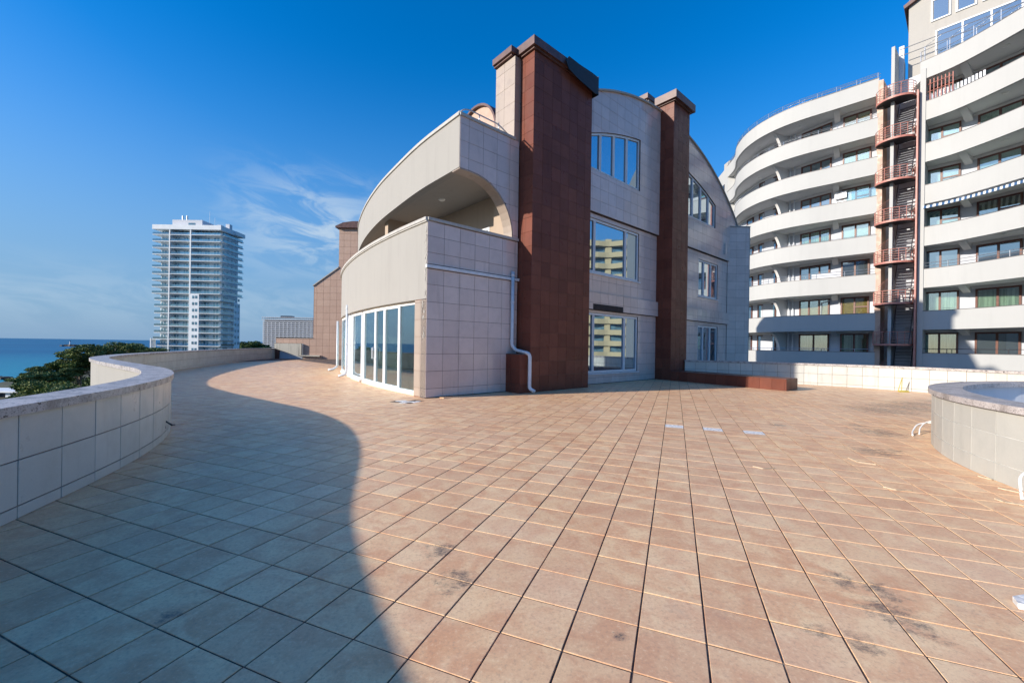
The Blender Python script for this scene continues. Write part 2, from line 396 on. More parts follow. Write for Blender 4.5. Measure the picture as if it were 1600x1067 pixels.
def smooth_path(p, step=0.4):
    """Catmull-Rom through 2D points, resampled"""
    P = [Vector((a[0], a[1])) for a in p]; P = [P[0]*2-P[1]]+P+[P[-1]*2-P[-2]]; out = []
    for i in range(1, len(P)-2):
        a, b, c, d = P[i-1:i+3]; n = max(1, int((c-b).length/step))
        for k in range(n):
            t = k/n
            out.append(0.5*((2*b)+(c-a)*t+(2*a-5*b+4*c-d)*t*t+(3*b-a-3*c+d)*t**3))
    out.append(P[-2]); return out
def arclen(P):
    L = [0.0]
    for a, b in zip(P, P[1:]): L.append(L[-1]+(b-a).length)
    return L
def at_len(P, L, s):
    if s <= 0: i = 1
    elif s >= L[-1]: i = len(P)-1
    else:
        i = 1
        while L[i] < s: i += 1
    k = (s-L[i-1])/max(1e-9, L[i]-L[i-1]); p = P[i-1].lerp(P[i], k) if 0 <= k <= 1 else P[i-1]+(P[i]-P[i-1])*k
    t = (P[i]-P[i-1]).normalized(); return p, t
def offset(P, d):
    """offset to the left of travel by d"""
    out = []
    for i, p in enumerate(P):
        t = (P[min(i+1, len(P)-1)]-P[max(i-1, 0)]).normalized(); out.append(p+Vector((-t.y, t.x))*d)
    return out
def ribbon(g, P, d0, d1, z0, z1):
    """solid wall following path P between left offsets d0<d1"""
    a = offset(P, d0); b = offset(P, d1); n = len(P); v = []
    for q, z in ((a, z0), (a, z1), (b, z1), (b, z0)): v += [(x.x, x.y, z) for x in q]
    f = []
    for i in range(n-1):
        for k in range(4):
            k2 = (k+1) % 4; f.append((k*n+i, k*n+i+1, k2*n+i+1, k2*n+i))
    f.append((0, n, 2*n, 3*n)); f.append((n-1, 4*n-1, 3*n-1, 2*n-1))
    if d1 < d0: f = [q[::-1] for q in f]
    return g.add(v, f)

CAM = Vector((0, 0, 1.55))
BASES = {}
def base_mesh(key, mat):
    k = (key, mat.name)
    if k not in BASES:
        if key == 'tile':   # chamfered unit tile: x width, y thickness (0..1 outward), z height
            e = 0.005
            v = [(-.5, 0, -.5), (.5, 0, -.5), (.5, 0, .5), (-.5, 0, .5), (-.5, .85, -.5), (.5, .85, -.5), (.5, .85, .5), (-.5, .85, .5),
                 (-.5+e, 1, -.5+e), (.5-e, 1, -.5+e), (.5-e, 1, .5-e), (-.5+e, 1, .5-e)]
            f = [(0, 1, 2, 3)]
            for k_ in range(4):
                j = (k_+1) % 4; f.append((k_, 4+k_, 4+j, j)); f.append((4+k_, 8+k_, 8+j, 4+j))
            f.append((8, 11, 10, 9))
        me = bpy.data.meshes.new(mat.name); me.from_pydata(v, [], f); me.materials.append(mat); me.update(); BASES[k] = me
    return BASES[k]
def emit_tiles(name, mat, tiles, parent, limit=300, view=None):
    """tiles: dicts with 'c','u','n','w','h','d' (rectangular: centre on the base plane, unit width axis, outward normal) or 'poly' (points) + 'n','d'.
    The largest in view become objects that share a mesh, the rest one mesh."""
    V = CAM
    def score(t):
        c = Vector(t['c']); dd = V-c; area = t.get('area') or t['w']*t['h']
        if c.y < 0.6: return 0
        if abs(c.x/c.y) > 1.28 or abs((c.z-1.55)/c.y) > 0.86: return 0
        return area*max(0.0, dd.normalized().dot(Vector(t['n'])))/dd.length_squared
    tiles = sorted(tiles, key=score, reverse=True)
    rest = G()
    for i, t in enumerate(tiles):
        n = Vector(t['n'])
        if i < limit and score(t) > 0:
            if 'poly' in t:
                g = G(); g.prism(t['poly'], n*t['d']); g.obj(name, mat, parent)
            else:
                u = Vector(t['u']); z = u.cross(n)
                o = bpy.data.objects.new(name, base_mesh('tile', mat)); C.objects.link(o); o.parent = parent
                m = Matrix((u*t['w'], n*t['d'], z*t['h'])).transposed().to_4x4(); m.translation = Vector(t['c'])
                o.matrix_basis = m
        else:
            if 'poly' in t: rest.prism(t['poly'], n*t['d'])
            else:
                u = Vector(t['u']); z = u.cross(n); c = Vector(t['c'])
                o = c-u*t['w']/2-z*t['h']/2+n*t['d']; a = o; b = o+u*t['w']; cc = b+z*t['h']; dd = o+z*t['h']
                q = [x-n*t['d'] for x in (a, b, cc, dd)]
                rest.add([a, b, cc, dd]+q, [(0, 3, 2, 1), (0, 1, 5, 4), (1, 2, 6, 5), (2, 3, 7, 6), (3, 0, 4, 7)])
    if rest.v: rest.obj(name, mat, parent, kind='stuff')
def flat_tiles(org, ex, nrm, s0, s1, zlo, zhi, sp_s, sp_z, ph_s, ph_z, holes=(), d=0.012, gap=0.009, top=None, bot=None):
    """tile a vertical plane: org + ex*s + z; holes: (s0,s1,zlo or fn,zhi or fn); top(s), bot(s) optional limits"""
    org = Vector(org); ex = Vector(ex); nrm = Vector(nrm); out = []
    i = math.floor((s0-ph_s)/sp_s)
    while ph_s+i*sp_s < s1-1e-6:
        a = max(s0, ph_s+i*sp_s)+gap/2; b = min(s1, ph_s+(i+1)*sp_s)-gap/2; i += 1
        if b-a < 0.03: continue
        j = math.floor((zlo-ph_z)/sp_z)
        while ph_z+j*sp_z < zhi-1e-6:
            lo = max(zlo, ph_z+j*sp_z)+gap/2; hi = min(zhi, ph_z+(j+1)*sp_z)-gap/2; j += 1
            if hi-lo < 0.03: continue
            cuts = sorted({a, b} | {x for h in holes for x in (h[0], h[1]) if a < x < b})
            for c0, c1 in zip(cuts, cuts[1:]):
                mid = (c0+c1)/2; segs = [(None, None)]
                hs_ = [h for h in holes if h[0] <= mid <= h[1]]
                rngs = [(lambda s: lo, lambda s: hi)]
                for h in hs_:
                    hl = h[2] if callable(h[2]) else (lambda s, v=h[2]: v)
                    hh = h[3] if callable(h[3]) else (lambda s, v=h[3]: v)
                    new = []
                    for (l_, h_) in rngs:
                        new.append((l_, lambda s, h_=h_, hl=hl: min(h_(s), hl(s)-gap/2)))
                        new.append((lambda s, l_=l_, hh=hh: max(l_(s), hh(s)+gap/2), h_))
                    rngs = new
                for (l_, h_) in rngs:
                    nS = 8 if (top or bot or any(callable(h[2]) or callable(h[3]) for h in hs_)) else 1
                    ss = [c0+(c1-c0)*k/nS for k in range(nS+1)]; lows = []; highs = []; ok = []
                    for s in ss:
                        l = l_(s); h = h_(s)
                        if top: h = min(h, top(s))
                        if bot: l = max(l, bot(s))
                        if h-l > 0.004: ok.append(s); lows.append(l); highs.append(h)
                    if len(ok) < 2 or ok[-1]-ok[0] < 0.03 or max(h-l for h, l in zip(highs, lows)) < 0.03: continue
                    if max(lows)-min(lows) < 1e-4 and max(highs)-min(highs) < 1e-4:
                        W = ok[-1]-ok[0]; H = highs[0]-lows[0]; cs = (ok[0]+ok[-1])/2; cz = (highs[0]+lows[0])/2
                        out.append(dict(c=org+ex*cs+Vector((0, 0, cz)), u=ex, n=nrm, w=W, h=H, d=d))
                    else:
                        pts = [org+ex*s+Vector((0, 0, l)) for s, l in zip(ok, lows)]+[org+ex*s+Vector((0, 0, h)) for s, h in reversed(list(zip(ok, highs)))]
                        ar = (ok[-1]-ok[0])*(sum(highs)-sum(lows))/len(ok)
                        out.append(dict(poly=pts, n=nrm, d=d, area=ar, c=pts[0]))
    return out
def path_tiles(P, off, sign, zs, spacing, s0=0, s1=None, d=0.012, gap=0.008, jitter=0.0):
    """tiles along a curved wall; sign=+1 outward is left of travel"""
    Q = offset(P, off); L = arclen(Q); s1 = s1 or L[-1]; out = []; s = s0
    while s < s1-0.05:
        e = min(s+spacing, s1); p, _ = at_len(Q, L, s); q, _ = at_len(Q, L, e)
        t = (q-p); ln = t.length; t.normalize(); n = Vector((-t.y, t.x, 0))*sign
        for z0, z1 in zip(zs, zs[1:]):
            c = Vector(((p.x+q.x)/2, (p.y+q.y)/2, (z0+z1)/2))
            out.append(dict(c=c, u=Vector((t.x, t.y, 0)), n=n, w=ln-gap, h=z1-z0-gap, d=d+random.uniform(0, jitter)))
        s = e
    return out

# ================================================================== TERRACE
INNER = [(-0.6, -2.6), (-1.9, -1.0), (-2.75, 0.5), (-3.45, 1.7), (-3.95, 2.7), (-4.22, 3.5), (-4.45, 4.25), (-4.72, 5.0), (-5.05, 5.75), (-5.5, 6.55), (-6.15, 7.4),
         (-7.2, 8.45), (-8.75, 9.65), (-11.2, 11.55), (-13.2, 13.4), (-15.0, 16.0), (-16.6, 19.2), (-18.3, 23.4), (-20.3, 29.0), (-21.6, 34.0), (-22.2, 38.4)]
IP = smooth_path(INNER, 0.35)
RIGHT = [(8.6, 20.35), (9.6, 20.15), (11.02, 19.45), (12.5, 18.6), (13.6, 17.75), (14.7, 16.7), (15.6, 15.3), (16.2, 13.6), (16.6, 11.5), (16.8, 8.0), (16.6, 3.0), (16.2, -3.0)]
RP = smooth_path(RIGHT, 0.35)
def Wd(s, t, z=0.0):
    A = R(48.5); e = (math.sin(A), math.cos(A)); n = (math.cos(A), -math.sin(A))
    return Vector((-2.39+s*e[0]+t*n[0], 11.78+s*e[1]+t*n[1], z))
E1 = Vector((math.sin(R(48.5)), math.cos(R(48.5)), 0)); NO = Vector((math.cos(R(48.5)), -math.sin(R(48.5)), 0))

outline = [Vector((x, y)) for x, y in [(16.2, -3.0), (-0.6, -3.0)]] + [p for p in offset(IP, 0.0)] + [Vector((-9, 38.4)), Vector((9, 40.0)), Vector((16.0, 27.5)), Vector((13, 22))] + [p for p in RP]
g = G(); g.prism([(p.x, p.y, -0.35) for p in outline], (0, 0, 0.345))
terrace = g.obj('terrace', M['joint'], kind='structure')
gf = G(); gf.prism([(p.x*0.985, p.y*0.985+.1, -20.0) for p in outline], (0, 0, 19.6))
gf.obj('terrace_base', M['cream'], kind='structure')

outline2 = [Vector((x, y)) for x, y in [(16.4, -3.0), (-0.9, -3.0)]] + offset(IP, 0.22) + [Vector((-9, 38.4)), Vector((9, 40.0)), Vector((16.0, 27.5)), Vector((13, 22))] + offset(RP, .2)
def inside(pt, poly):
    x, y = pt; c = False; j = len(poly)-1
    for i in range(len(poly)):
        xi, yi = poly[i].x, poly[i].y; xj, yj = poly[j].x, poly[j].y
        if (yi > y) != (yj > y) and x < (xj-xi)*(y-yi)/(yj-yi+1e-12)+xi: c = not c
        j = i
    return c
POOLC = Vector((11.45, 2.82)); POOLR = 5.97
SLOTS = {(18, -1), (18, 1), (18, 3)}
BROKEN = {(25, -14), (25, -15), (24, -15)}
tiles = []
for i in range(-14, 120):
    for j in range(-90, 62):
        ph = B0
        ca = A0+(i+.5)*TS; cb = ph+(j+.5)*TS
        p = FA*ca+FP*cb
        if p.y < 0.4 or p.y > 38.3 or abs(p.x) > 1.35*p.y+1.2: continue
        if not inside((p.x, p.y), outline2): continue
        if (Vector((p.x, p.y))-POOLC).length < POOLR-.2: continue
        if (i, j) in SLOTS: continue
        st = (Vector((p.x+2.39, p.y-11.78, 0)).dot(E1), Vector((p.x+2.39, p.y-11.78, 0)).dot(NO))
        if st[0] > 3.8 and st[1] < -0.4: continue
        gap = 0.0085+random.uniform(0, .004)
        tiles.append(dict(c=Vector((p.x, p.y, -0.013+random.uniform(-.0012, .0012))), u=FP, n=Vector((0, 0, 1)), w=TS-gap, h=TS-gap, d=0.013, ij=(i, j)))
# broken tiles beside the corner of the house
def near_broken(p): return (Vector((p.x, p.y))-Vector((-2.75, 11.0))).length < 0.33 or (Vector((p.x, p.y))-Vector((-2.35, 11.3))).length < .15
tiles = [t for t in tiles if not near_broken(t['c'])]
emit_tiles('floor_tile', M['floor'], tiles, terrace)
g = G()
for (i, j) in SLOTS:
    c = FA*(A0+(i+.5)*TS)+FP*(B0+(j+.5)*TS); g.box(c-FA*.165-FP*.165-Vector((0, 0, .0049)), FP*.33, FA*.31, (0, 0, .002))
g.obj('exposed_screed', M['screed'], terrace, label='pale grey bed showing where three tiles are missing')
g = G()
for _ in range(26):
    a = random.uniform(0, 6.28); r = random.uniform(0, .36); c = Vector((-2.75+r*math.cos(a)*1.1, 11.0+r*math.sin(a)*.8, -.0045)); q = random.uniform(.04, .12)
    pts = [c+Vector((q*math.cos(k*1.05+a), q*.8*math.sin(k*1.05+a), 0)) for k in range(6)]
    g.prism(pts, (0, 0, random.uniform(.002, .009)))
g.obj('broken_mortar', M['screed'], terrace, kind='stuff')

# parapet on the left (one continuous wavy wall)
def parapet(name, P, sign, T, label, tile_s0, tile_s1, jm, tilt=0.0):
    root = empty(name, label, 'wall')
    g = G(); ribbon(g, P, sign*0.0+0.012*sign, sign*.34, -0.3, T-0.085)
    g.obj('wall_core', jm, root)
    n = len(P); g2 = G()
    L = arclen(P); s = 0; k = 0
    while s < L[-1]-.2:           # coping stones about 1.6 m long
        e = min(s+1.6, L[-1]); seg = []
        m_ = 7
        for q in range(m_): seg.append(at_len(P, L, s+(e-s-.006)*q/(m_-1))[0])
        c = G(); ribbon(c, seg, -sign*.035, sign*.40, T-.085, T); c.obj('coping_stone', M['granite'], root)
        s = e; k += 1
    rows = [0.0, 0.11, 0.505, T-.085]
    emit_tiles('wall_tile', M['wtile'], path_tiles(P, sign*.012, -sign, rows, 0.495, tile_s0, tile_s1, gap=0.010, jitter=.003), root)
    g3 = G(); Q = offset(P, sign*.342); ribbon(g3, P, sign*.342, sign*.36, -20, T-.085); g3.obj('outer_render', M['cream'], root)
    return root
parapet('terrace_wall', IP, 1, .98, 'wavy white tiled wall with granite top along the sea side of the terrace', 0.23, arclen(IP)[-1], M['wjoint'])
parapet('terrace_wall', RP, 1, .95, 'white tiled wall with granite top in front of the balconied block', 0.0, arclen(RP)[-1], M['wjoint'])

# round pool surround on the right
pool = empty('round_basin', 'round white tiled basin with granite rim at the right edge', 'pool')
NP = 96; PC = [POOLC+Vector((math.cos(2*PI*k/NP), math.sin(2*PI*k/NP)))*POOLR for k in range(NP+1)]   # counter-clockwise: inside is left
def arc(a0, a1, n, r): return [POOLC+Vector((math.cos(a0+(a1-a0)*k/n), math.sin(a0+(a1-a0)*k/n)))*r for k in range(n+1)]
g = G(); ribbon(g, PC, .012, .28, -.2, .86); g.obj('basin_wall', M['poolin'], pool)
for k in range(24):
    a0 = 2*PI*k/24; g = G(); ribbon(g, arc(a0, a0+2*PI/24-.001, 6, POOLR), -.05, .36, .86, .94); g.obj('coping_stone', M['granite'], pool)
M['wtile2'] = wall_tile_mat('cream ceramic basin tile', (0.40, 0.40, 0.365), (0.45, 0.45, 0.41), 0.4, 0.35, 0.006, (0.46, 0.40, 0.31), 0.35)
g = G(); ribbon(g, PC, .004, .012, 0, .86); g.obj('joint_bed', M['wjoint2'], pool)
emit_tiles('wall_tile', M['wtile2'], path_tiles(PC, .004, -1, [0, .22, .56, .86], .46, 0, None, gap=.008), pool)
g = G(); g.prism([(p.x, p.y, .02) for p in arc(0, 2*PI*(95/96), 95, POOLR-.3)], (0, 0, .12)); g.obj('basin_floor', M['poolin'], pool)
g = G(); ribbon(g, [POOLC+Vector((2.0, -.3))+Vector((math.cos(2*PI*k/48), math.sin(2*PI*k/48)))*3.6 for k in range(49)], 0, .25, .14, .62); g.obj('inner_ring', M['poolin'], pool)

# ================================================================== THE HOUSE
house = empty('terrace_house', 'two and a half storey stone clad house with curved balconies and red brown chimneys', 'building', loc=(0, 0, 0))
arch = lambda s: -0.9+math.sqrt(max(0.01, 196-(s-13)**2))
headf = lambda s: 11.23-(s-13)**2/31
H_TOP = [(6.9, 10.82, 8.72, headf), (15.18, 19.1, 8.66, headf)]
H_MID = [(6.9, 11.0, 4.58, 6.82), (17.2, 19.8, 4.50, 6.60)]
H_LOW = [(6.9, 11.0, .45, 2.95), (17.2, 19.9, .45, 2.85)]
def core_wall(g, s0, s1, zlo, zhi, holes, t0, t1, top=None, bot=None, n=1):
    """wall prism between t0 (back) and t1 (front), with holes"""
    cuts = sorted({s0, s1} | {x for h in holes for x in (h[0], h[1]) if s0 < x < s1})
    for a, b in zip(cuts, cuts[1:]):
        m = (a+b)/2; hs_ = [h for h in holes if h[0] <= m <= h[1]]; rg = [(lambda s: zlo, lambda s: zhi)]
        for h in hs_:
            hl = h[2] if callable(h[2]) else (lambda s, v=h[2]: v); hh = h[3] if callable(h[3]) else (lambda s, v=h[3]: v)
            rg = sum([[(l, hl), (hh, u)] for l, u in rg], [])
        for l, u in rg:
            ss = [a+(b-a)*k/n for k in range(n+1)]
            lo = [max(l(s), bot(s)) if bot else l(s) for s in ss]; hi = [min(u(s), top(s)) if top else u(s) for s in ss]
            ok = [k for k in range(n+1) if hi[k]-lo[k] > .002]
            if len(ok) < 2: continue
            pts = [Wd(ss[k], t0, lo[k]) for k in ok]+[Wd(ss[k], t0, hi[k]) for k in reversed(ok)]
            g.prism(pts, NO*(t1-t0))
    return g
g = G()
core_wall(g, 6.4, 22.4, -.2, 3.08, H_LOW, -.35, -.012)
core_wall(g, 6.4, 22.4, 3.08, 3.76, [], -.35, .106)
core_wall(g, 6.4, 22.4, 3.76, 7.02, H_MID, -.35, -.012)
core_wall(g, 6.4, 22.4, 7.02, 14, H_TOP, -.35, .106, top=lambda s: arch(s)-.02, n=20)
fw = g.obj('facade_wall', M['gjoint'], house)
# tiles of the facade
T = []
ex, no = E1, NO
T += flat_tiles(Wd(0, -.012), ex, no, 6.5, 21.4, .02, 3.05, .56, .50, .0, .27, H_LOW, d=.012)
T += flat_tiles(Wd(0, .106), ex, no, 6.5, 21.5, 3.07, 3.77, .56, .42, .1, 3.35, [(7.45, 9.6, 3.07, 3.30)], d=.012)
T += flat_tiles(Wd(0, -.012), ex, no, 6.5, 21.4, 3.79, 7.0, .56, .50, .28, 3.79, H_MID, d=.012)
T += flat_tiles(Wd(0, .106), ex, no, 6.5, 22.3, 7.03, 13.5, .56, .50, .0, 7.03, H_TOP, d=.012, top=lambda s: arch(s)-.05)
# box at the corner and the upper ring end, with its quarter arch opening
def qarch(s):   # height of the opening above the balcony rail
    if s <= 1.3: return 6.93
    k = min(1, (s-1.3)/1.86); return 5.1+1.83*math.sqrt(max(0, 1-k**2.3))
OPEN = [(0.9, 3.15, 5.1, qarch)]
T += flat_tiles(Wd(0, 0), ex, no, -.1, 3.38, .02, 3.72, .56, .50, -.1, .27, d=.012)
T += flat_tiles(Wd(0, 0), ex, no, -.1, 3.38, 3.86, 5.08, .56, .47, -.1, 3.72, d=.012)
T += flat_tiles(Wd(0, 0), ex, no, .96, 3.38, 5.19, 8.5, .56, .50, .73, 5.27, OPEN, d=.012)
g = G()
core_wall(g, -.1, 3.38, -.2, 5.08, [], -.3, 0)
g.obj('corner_wall', M['gjoint'], house)
g = G(); core_wall(g, .96, 3.38, 5.1, 8.5, OPEN, -.3, -.0, n=14); g.obj('arch_wall', M['gjoint'], house)
# stone lining of the arch opening
n_ = 12; ss = [.97]+[1.5+(3.15-1.5)*math.sin(k/n_*PI/2) for k in range(n_+1)]
for a, b in zip(ss, ss[1:]):
    za, zb = qarch(a), qarch(b) if b < 3.149 else 5.1
    g = G(); d0 = Vector((0, 0, .03)); pa = Wd(a, -.42, za); pb = Wd(b-.004, -.42, zb)
    nn = (pb-pa).normalized().cross(NO).normalized(); nn = nn if nn.z < 0 else -nn
    g.prism([pa, pb, pb+nn*.035, pa+nn*.035], NO*.425); g.obj('arch_stone', M['stile'], house)
emit_tiles('facade_tile', M['gtile'], T, fw)
g = G(); g.prism([Wd(7.5, .108, 3.075), Wd(9.55, .108, 3.075), Wd(9.55, .108, 3.29), Wd(7.5, .108, 3.29)], NO*.006); g.obj('bare_mortar', M['dirt'], house, label='dark strip of mortar where tiles fell off')

# curved walls (plan curves in house coordinates)
UP = smooth_path([Wd(s, t) for s, t in [(.95, 0), (.96, -.9), (1.0, -2.45), (1.18, -4.4), (1.52, -7.1), (2.1, -10), (2.85, -12.8), (3.6, -15), (4.7, -17.5)]], .45)
LP = smooth_path([Wd(s, t) for s, t in [(-.1, 0), (-.11, -1.2), (-.08, -2.4), (.04, -4.3), (.36, -6.8), (.88, -9.4), (1.62, -12.0), (2.5, -14.2), (3.8, -16.6)]], .45)
g = G(); ribbon(g, UP, 0, -.28, 6.93, 8.5); g.obj('curved_balcony_wall', M['cream'], house)
g = G(); ribbon(g, UP, .045, -.32, 8.5, 8.56); ribbon(g, UP, .02, -.30, 8.56, 8.63); g.obj('coping', M['coping'], house)
g = G(); ribbon(g, LP, 0, -.25, 2.86, 5.06); g.obj('curved_balcony_wall', M['cream'], house)
g = G(); ribbon(g, LP, .04, -.29, 5.06, 5.10); ribbon(g, LP, .065, -.31, 5.10, 5.19); g.obj('coping', M['coping'], house)
g = G(); g.box(Wd(-.1, -.3, 5.10), E1*3.48, NO*.36, (0, 0, .085)); g.obj('coping', M['coping'], house); g = G(); g.box(Wd(.95, -.3, 8.5), E1*2.25, NO*.35, (0, 0, .09)); g.obj('coping', M['coping'], house)
def slab(path, s_in, z0, z1, mat, name, off=-.1, tmin=-17):
    Q = offset(path, off); g = G()
    pts = [(p.x, p.y, z0) for p in Q]+[tuple(Wd(6.0, -17.5, z0)), tuple(Wd(s_in, -12.0, z0)), tuple(Wd(s_in, -.3, z0))]
    g.prism(pts, (0, 0, z1-z0)); return g.obj(name, mat, house)
slab(UP, 3.6, 7.08, 7.25, M['soffit'], 'balcony_ceiling')
slab(UP, 3.6, 8.2, 8.4, M['soffit'], 'upper_roof_deck')
slab(LP, 3.6, 3.3, 3.5, M['soffit'], 'balcony_floor')
slab(LP, 3.6, 2.9, 3.02, M['soffit'], 'room_ceiling')
# inner (west) wall with its balcony door and round headed dormer
g = G(); Sx = 3.5
def west(g, t0, t1, z0, z1): g.box(Wd(Sx, t1, z0), E1*.3, NO*(t0-t1), (0, 0, z1-z0))
west(g, -.3, -1.7, 0, 9.3); west(g, -1.7, -4.6, 6.0, 9.3); west(g, -1.7, -4.6, 0, 3.5); west(g, -4.6, -12.5, 0, 8.4)
g.box(Wd(3.12, -1.0, 5.1), E1*.38, NO*.7, (0, 0, 1.98))
g.obj('balcony_inner_wall', M['inner'], house)
g = G()
for a0, a1, sl in ((-6.9, -7.2, 1.85),):
    pts = []; g = G()
    for k in range(13):
        s = sl+(3.5-sl)*k/12; pts.append(Wd(s, a0, 6.2+.75*math.sin(PI*k/12)))
    g.prism(pts+[Wd(3.5, a0, 7.08), Wd(sl, a0, 7.08)], NO*(a1-a0)); g.obj('balcony_cross_arch', M['inner'], house)
door = G()
def vframe(g, org, ux, s0, s1, z0, hi, n, t=.07, d=.07, muls=()):
    """window frame in a vertical plane; hi is a function or number"""
    hf = hi if callable(hi) else (lambda s: hi)
    P = lambda s, z: Vector(org)+Vector(ux)*s+Vector((0, 0, z))
    n = Vector(n)
    K_ = 12 if callable(hi) else 1; ss = [s0+(s1-s0)*k/K_ for k in range(K_+1)]
    g.prism([P(s, hf(s)-t) for s in ss]+[P(s, hf(s)) for s in reversed(ss)], n*d)
    g.prism([P(s0, z0), P(s1, z0), P(s1, z0+t), P(s0, z0+t)], n*d)
    for a, b in ((s0, s0+t), (s1-t, s1)):
        g.prism([P(a, z0+t), P(b, z0+t), P(b, hf(b)-t), P(a, hf(a)-t)], n*d)
    for m in muls:
        a, b = m-t*.55, m+t*.55; g.prism([P(a, z0+t), P(b, z0+t), P(b, hf(b)-t), P(a, hf(a)-t)], n*d)
def window_unit(parent, s0, s1, z0, hi, tpl, muls, mat=None, sill=True, glass=None, name='window', trans=None, tw=.075):
    hf = hi if callable(hi) else (lambda s: hi)
    g = G(); vframe(g, Wd(0, tpl), E1, s0, s1, z0, hi, NO, t=tw, muls=muls)
    fr = g.obj(name, mat or M['white'], parent)
    ed = [s0+tw]+list(muls)+[s1-tw]
    for a, b in zip(ed, ed[1:]):
        a2 = a+(0 if a == s0+tw else tw*.55); b2 = b-(0 if b == s1-tw else tw*.55)
        # sash
        sg = G(); vframe(sg, Wd(0, tpl+.075), E1, a2-.01, b2+.01, z0+tw-.01, (lambda s: hf(s)-tw+.01), NO, t=.035, d=.012); sg.obj('sash', M['white'], fr)
        K_ = 6; q = [a2+(b2-a2)*k/K_ for k in range(K_+1)]
        pg = G(); pg.prism([Wd(s, tpl+.02, z0+tw) for s in (a2, b2)]+[Wd(s, tpl+.02, hf(s)-tw) for s in reversed(q)], NO*.012)
        pg.obj('pane', glass or M['mirror'], fr)
    if sill:
        sg = G(); sg.box(Wd(s0-.05, tpl, z0-.05), E1*(s1-s0+.15), NO*(-tpl+.05), (0, 0, .045)); sg.obj('sill', M['pipe'], fr)
    return fr
window_unit(house, 6.9, 10.82, 8.72, headf, -.02, (7.85, 8.8, 9.78))
window_unit(house, 15.18, 19.1, 8.66, headf, -.02, (16.2, 17.2, 18.2))
window_unit(house, 6.9, 11.0, 4.58, 6.82, -.12, (7.68, 9.95))
window_unit(house, 17.2, 19.8, 4.50, 6.60, -.12, (17.95, 18.9))
window_unit(house, 6.9, 11.0, .45, 2.95, -.12, (7.68, 9.95))
window_unit(house, 17.2, 19.9, .45, 2.85, -.12, (17.95, 18.9))
# dark sheet behind the windows, its colour stands in for unlit rooms
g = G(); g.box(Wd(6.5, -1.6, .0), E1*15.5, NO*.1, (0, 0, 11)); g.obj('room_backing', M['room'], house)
# balcony door on the inner wall
g = G(); WN = -E1; vframe(g, Wd(Sx+.05, 0), -NO, 1.7, 4.6, 3.5, 5.98, WN, t=.1, d=.07, muls=(2.65, 3.6)); fr = g.obj('balcony_door', M['white'], house)
for a, b in ((1.8, 2.6), (2.7, 3.55), (3.65, 4.5)):
    g = G(); g.prism([Wd(Sx+.03, -a, 3.6), Wd(Sx+.03, -b, 3.6), Wd(Sx+.03, -b, 5.88), Wd(Sx+.03, -a, 5.88)], WN*.01); g.obj('pane', M['mirror'], fr)
# dormer end, roof
g = G(); pts = [Wd(3.42, -3.75, 8.4), Wd(3.42, -1.25, 8.4)]+[Wd(3.42, -2.5+1.25*math.cos(PI*k/20), 9.4+1.3*math.sin(PI*k/20)) for k in range(21)]
g.prism(pts, E1*2.5); g.obj('dormer', M['ptile'], house)
g = G(); pts = [Wd(3.3, -2.5+1.33*math.cos(PI*k/20), 9.4+1.38*math.sin(PI*k/20)) for k in range(21)]+[Wd(3.3, -2.5+1.25*math.cos(PI*k/20), 9.4+1.3*math.sin(PI*k/20)) for k in range(20, -1, -1)]
g.prism(pts, E1*2.6); g.obj('dormer_roof', M['cap'], house)
g = G(); S = [3.6+(22.5-3.6)*k/40 for k in range(41)]
g.prism([Wd(s, -9, arch(s)-.14) for s in S]+[Wd(s, -9, arch(s)-.02) for s in reversed(S)], NO*8.75); g.obj('vaulted_roof', M['conc'], house)
g = G(); S = [6.4+(22.6-6.4)*k/44 for k in range(45)]
g.prism([Wd(s, -.4, arch(s)-.045) for s in S]+[Wd(s, -.4, arch(s)+.03) for s in reversed(S)], NO*.6); g.obj('gable_coping', M['conc'], house)
g = G(); g.box(Wd(3.9, -9, 0), E1*18.2, NO*.3, (0, 0, 9.0)); g.box(Wd(22.1, -9, -.2), E1*.3, NO*8.6, (0, 0, 9.7)); g.obj('rear_wall', M['cream'], house)

# chimneys: red brown shafts, each clad tile by tile
BT = []
def shaft(s0, s1, t0, t1, z0, z1, mat, jmat, label=None, name='chimney', tiles=None, sp=(.45, .48), faces='LFR', ph=.07):
    g = G(); g.box(Wd(s0+.012, t0, z0-.1), E1*(s1-s0-.024), NO*(t1-t0-.012), (0, 0, z1-z0+.1))
    o = g.obj(name, jmat, house, label=label); out = []
    if 'F' in faces: out += flat_tiles(Wd(0, t1-.012), E1, NO, s0, s1, z0, z1, sp[0], sp[1], s0, z0+ph, d=.012, gap=.006)
    if 'L' in faces: out += flat_tiles(Wd(s0+.012, 0), -NO, -E1, -t1, -t0, z0, z1, sp[0], sp[1], -t1, z0+ph, d=.012, gap=.006)
    if 'R' in faces: out += flat_tiles(Wd(s1-.012, 0), -NO, E1, -t1, -t0, z0, z1, sp[0], sp[1], -t1, z0+ph, d=.012, gap=.006)
    return o, out
def cap(s0, s1, t0, t1, z0, z1, over=.18):
    g = G(); lo = .06
    g.box(Wd(s0-over, t0, z0+lo), E1*(s1-s0+2*over), NO*(t1-t0+over), (0, 0, z1-z0-lo))
    g.box(Wd(s0-over*.4, t0, z0), E1*(s1-s0+.8*over), NO*(t1-t0+over*.4), (0, 0, lo)); return g.obj('chimney_cap', M['cap'], house)
c1, t1_ = shaft(3.42, 6.50, -.3, .66, 0, 11.33, M['btile'], M['gjoint'], 'wide red brown chimney shaft')
c2, t2_ = shaft(12.58, 14.18, -.3, .80, 0, 13.28, M['btile'], M['gjoint'], 'narrow red brown chimney shaft')
p1, t3_ = shaft(2.92, 3.415, 0, .70, 0, 1.28, M['btile'], M['gjoint'], name='chimney_plinth', ph=.3)
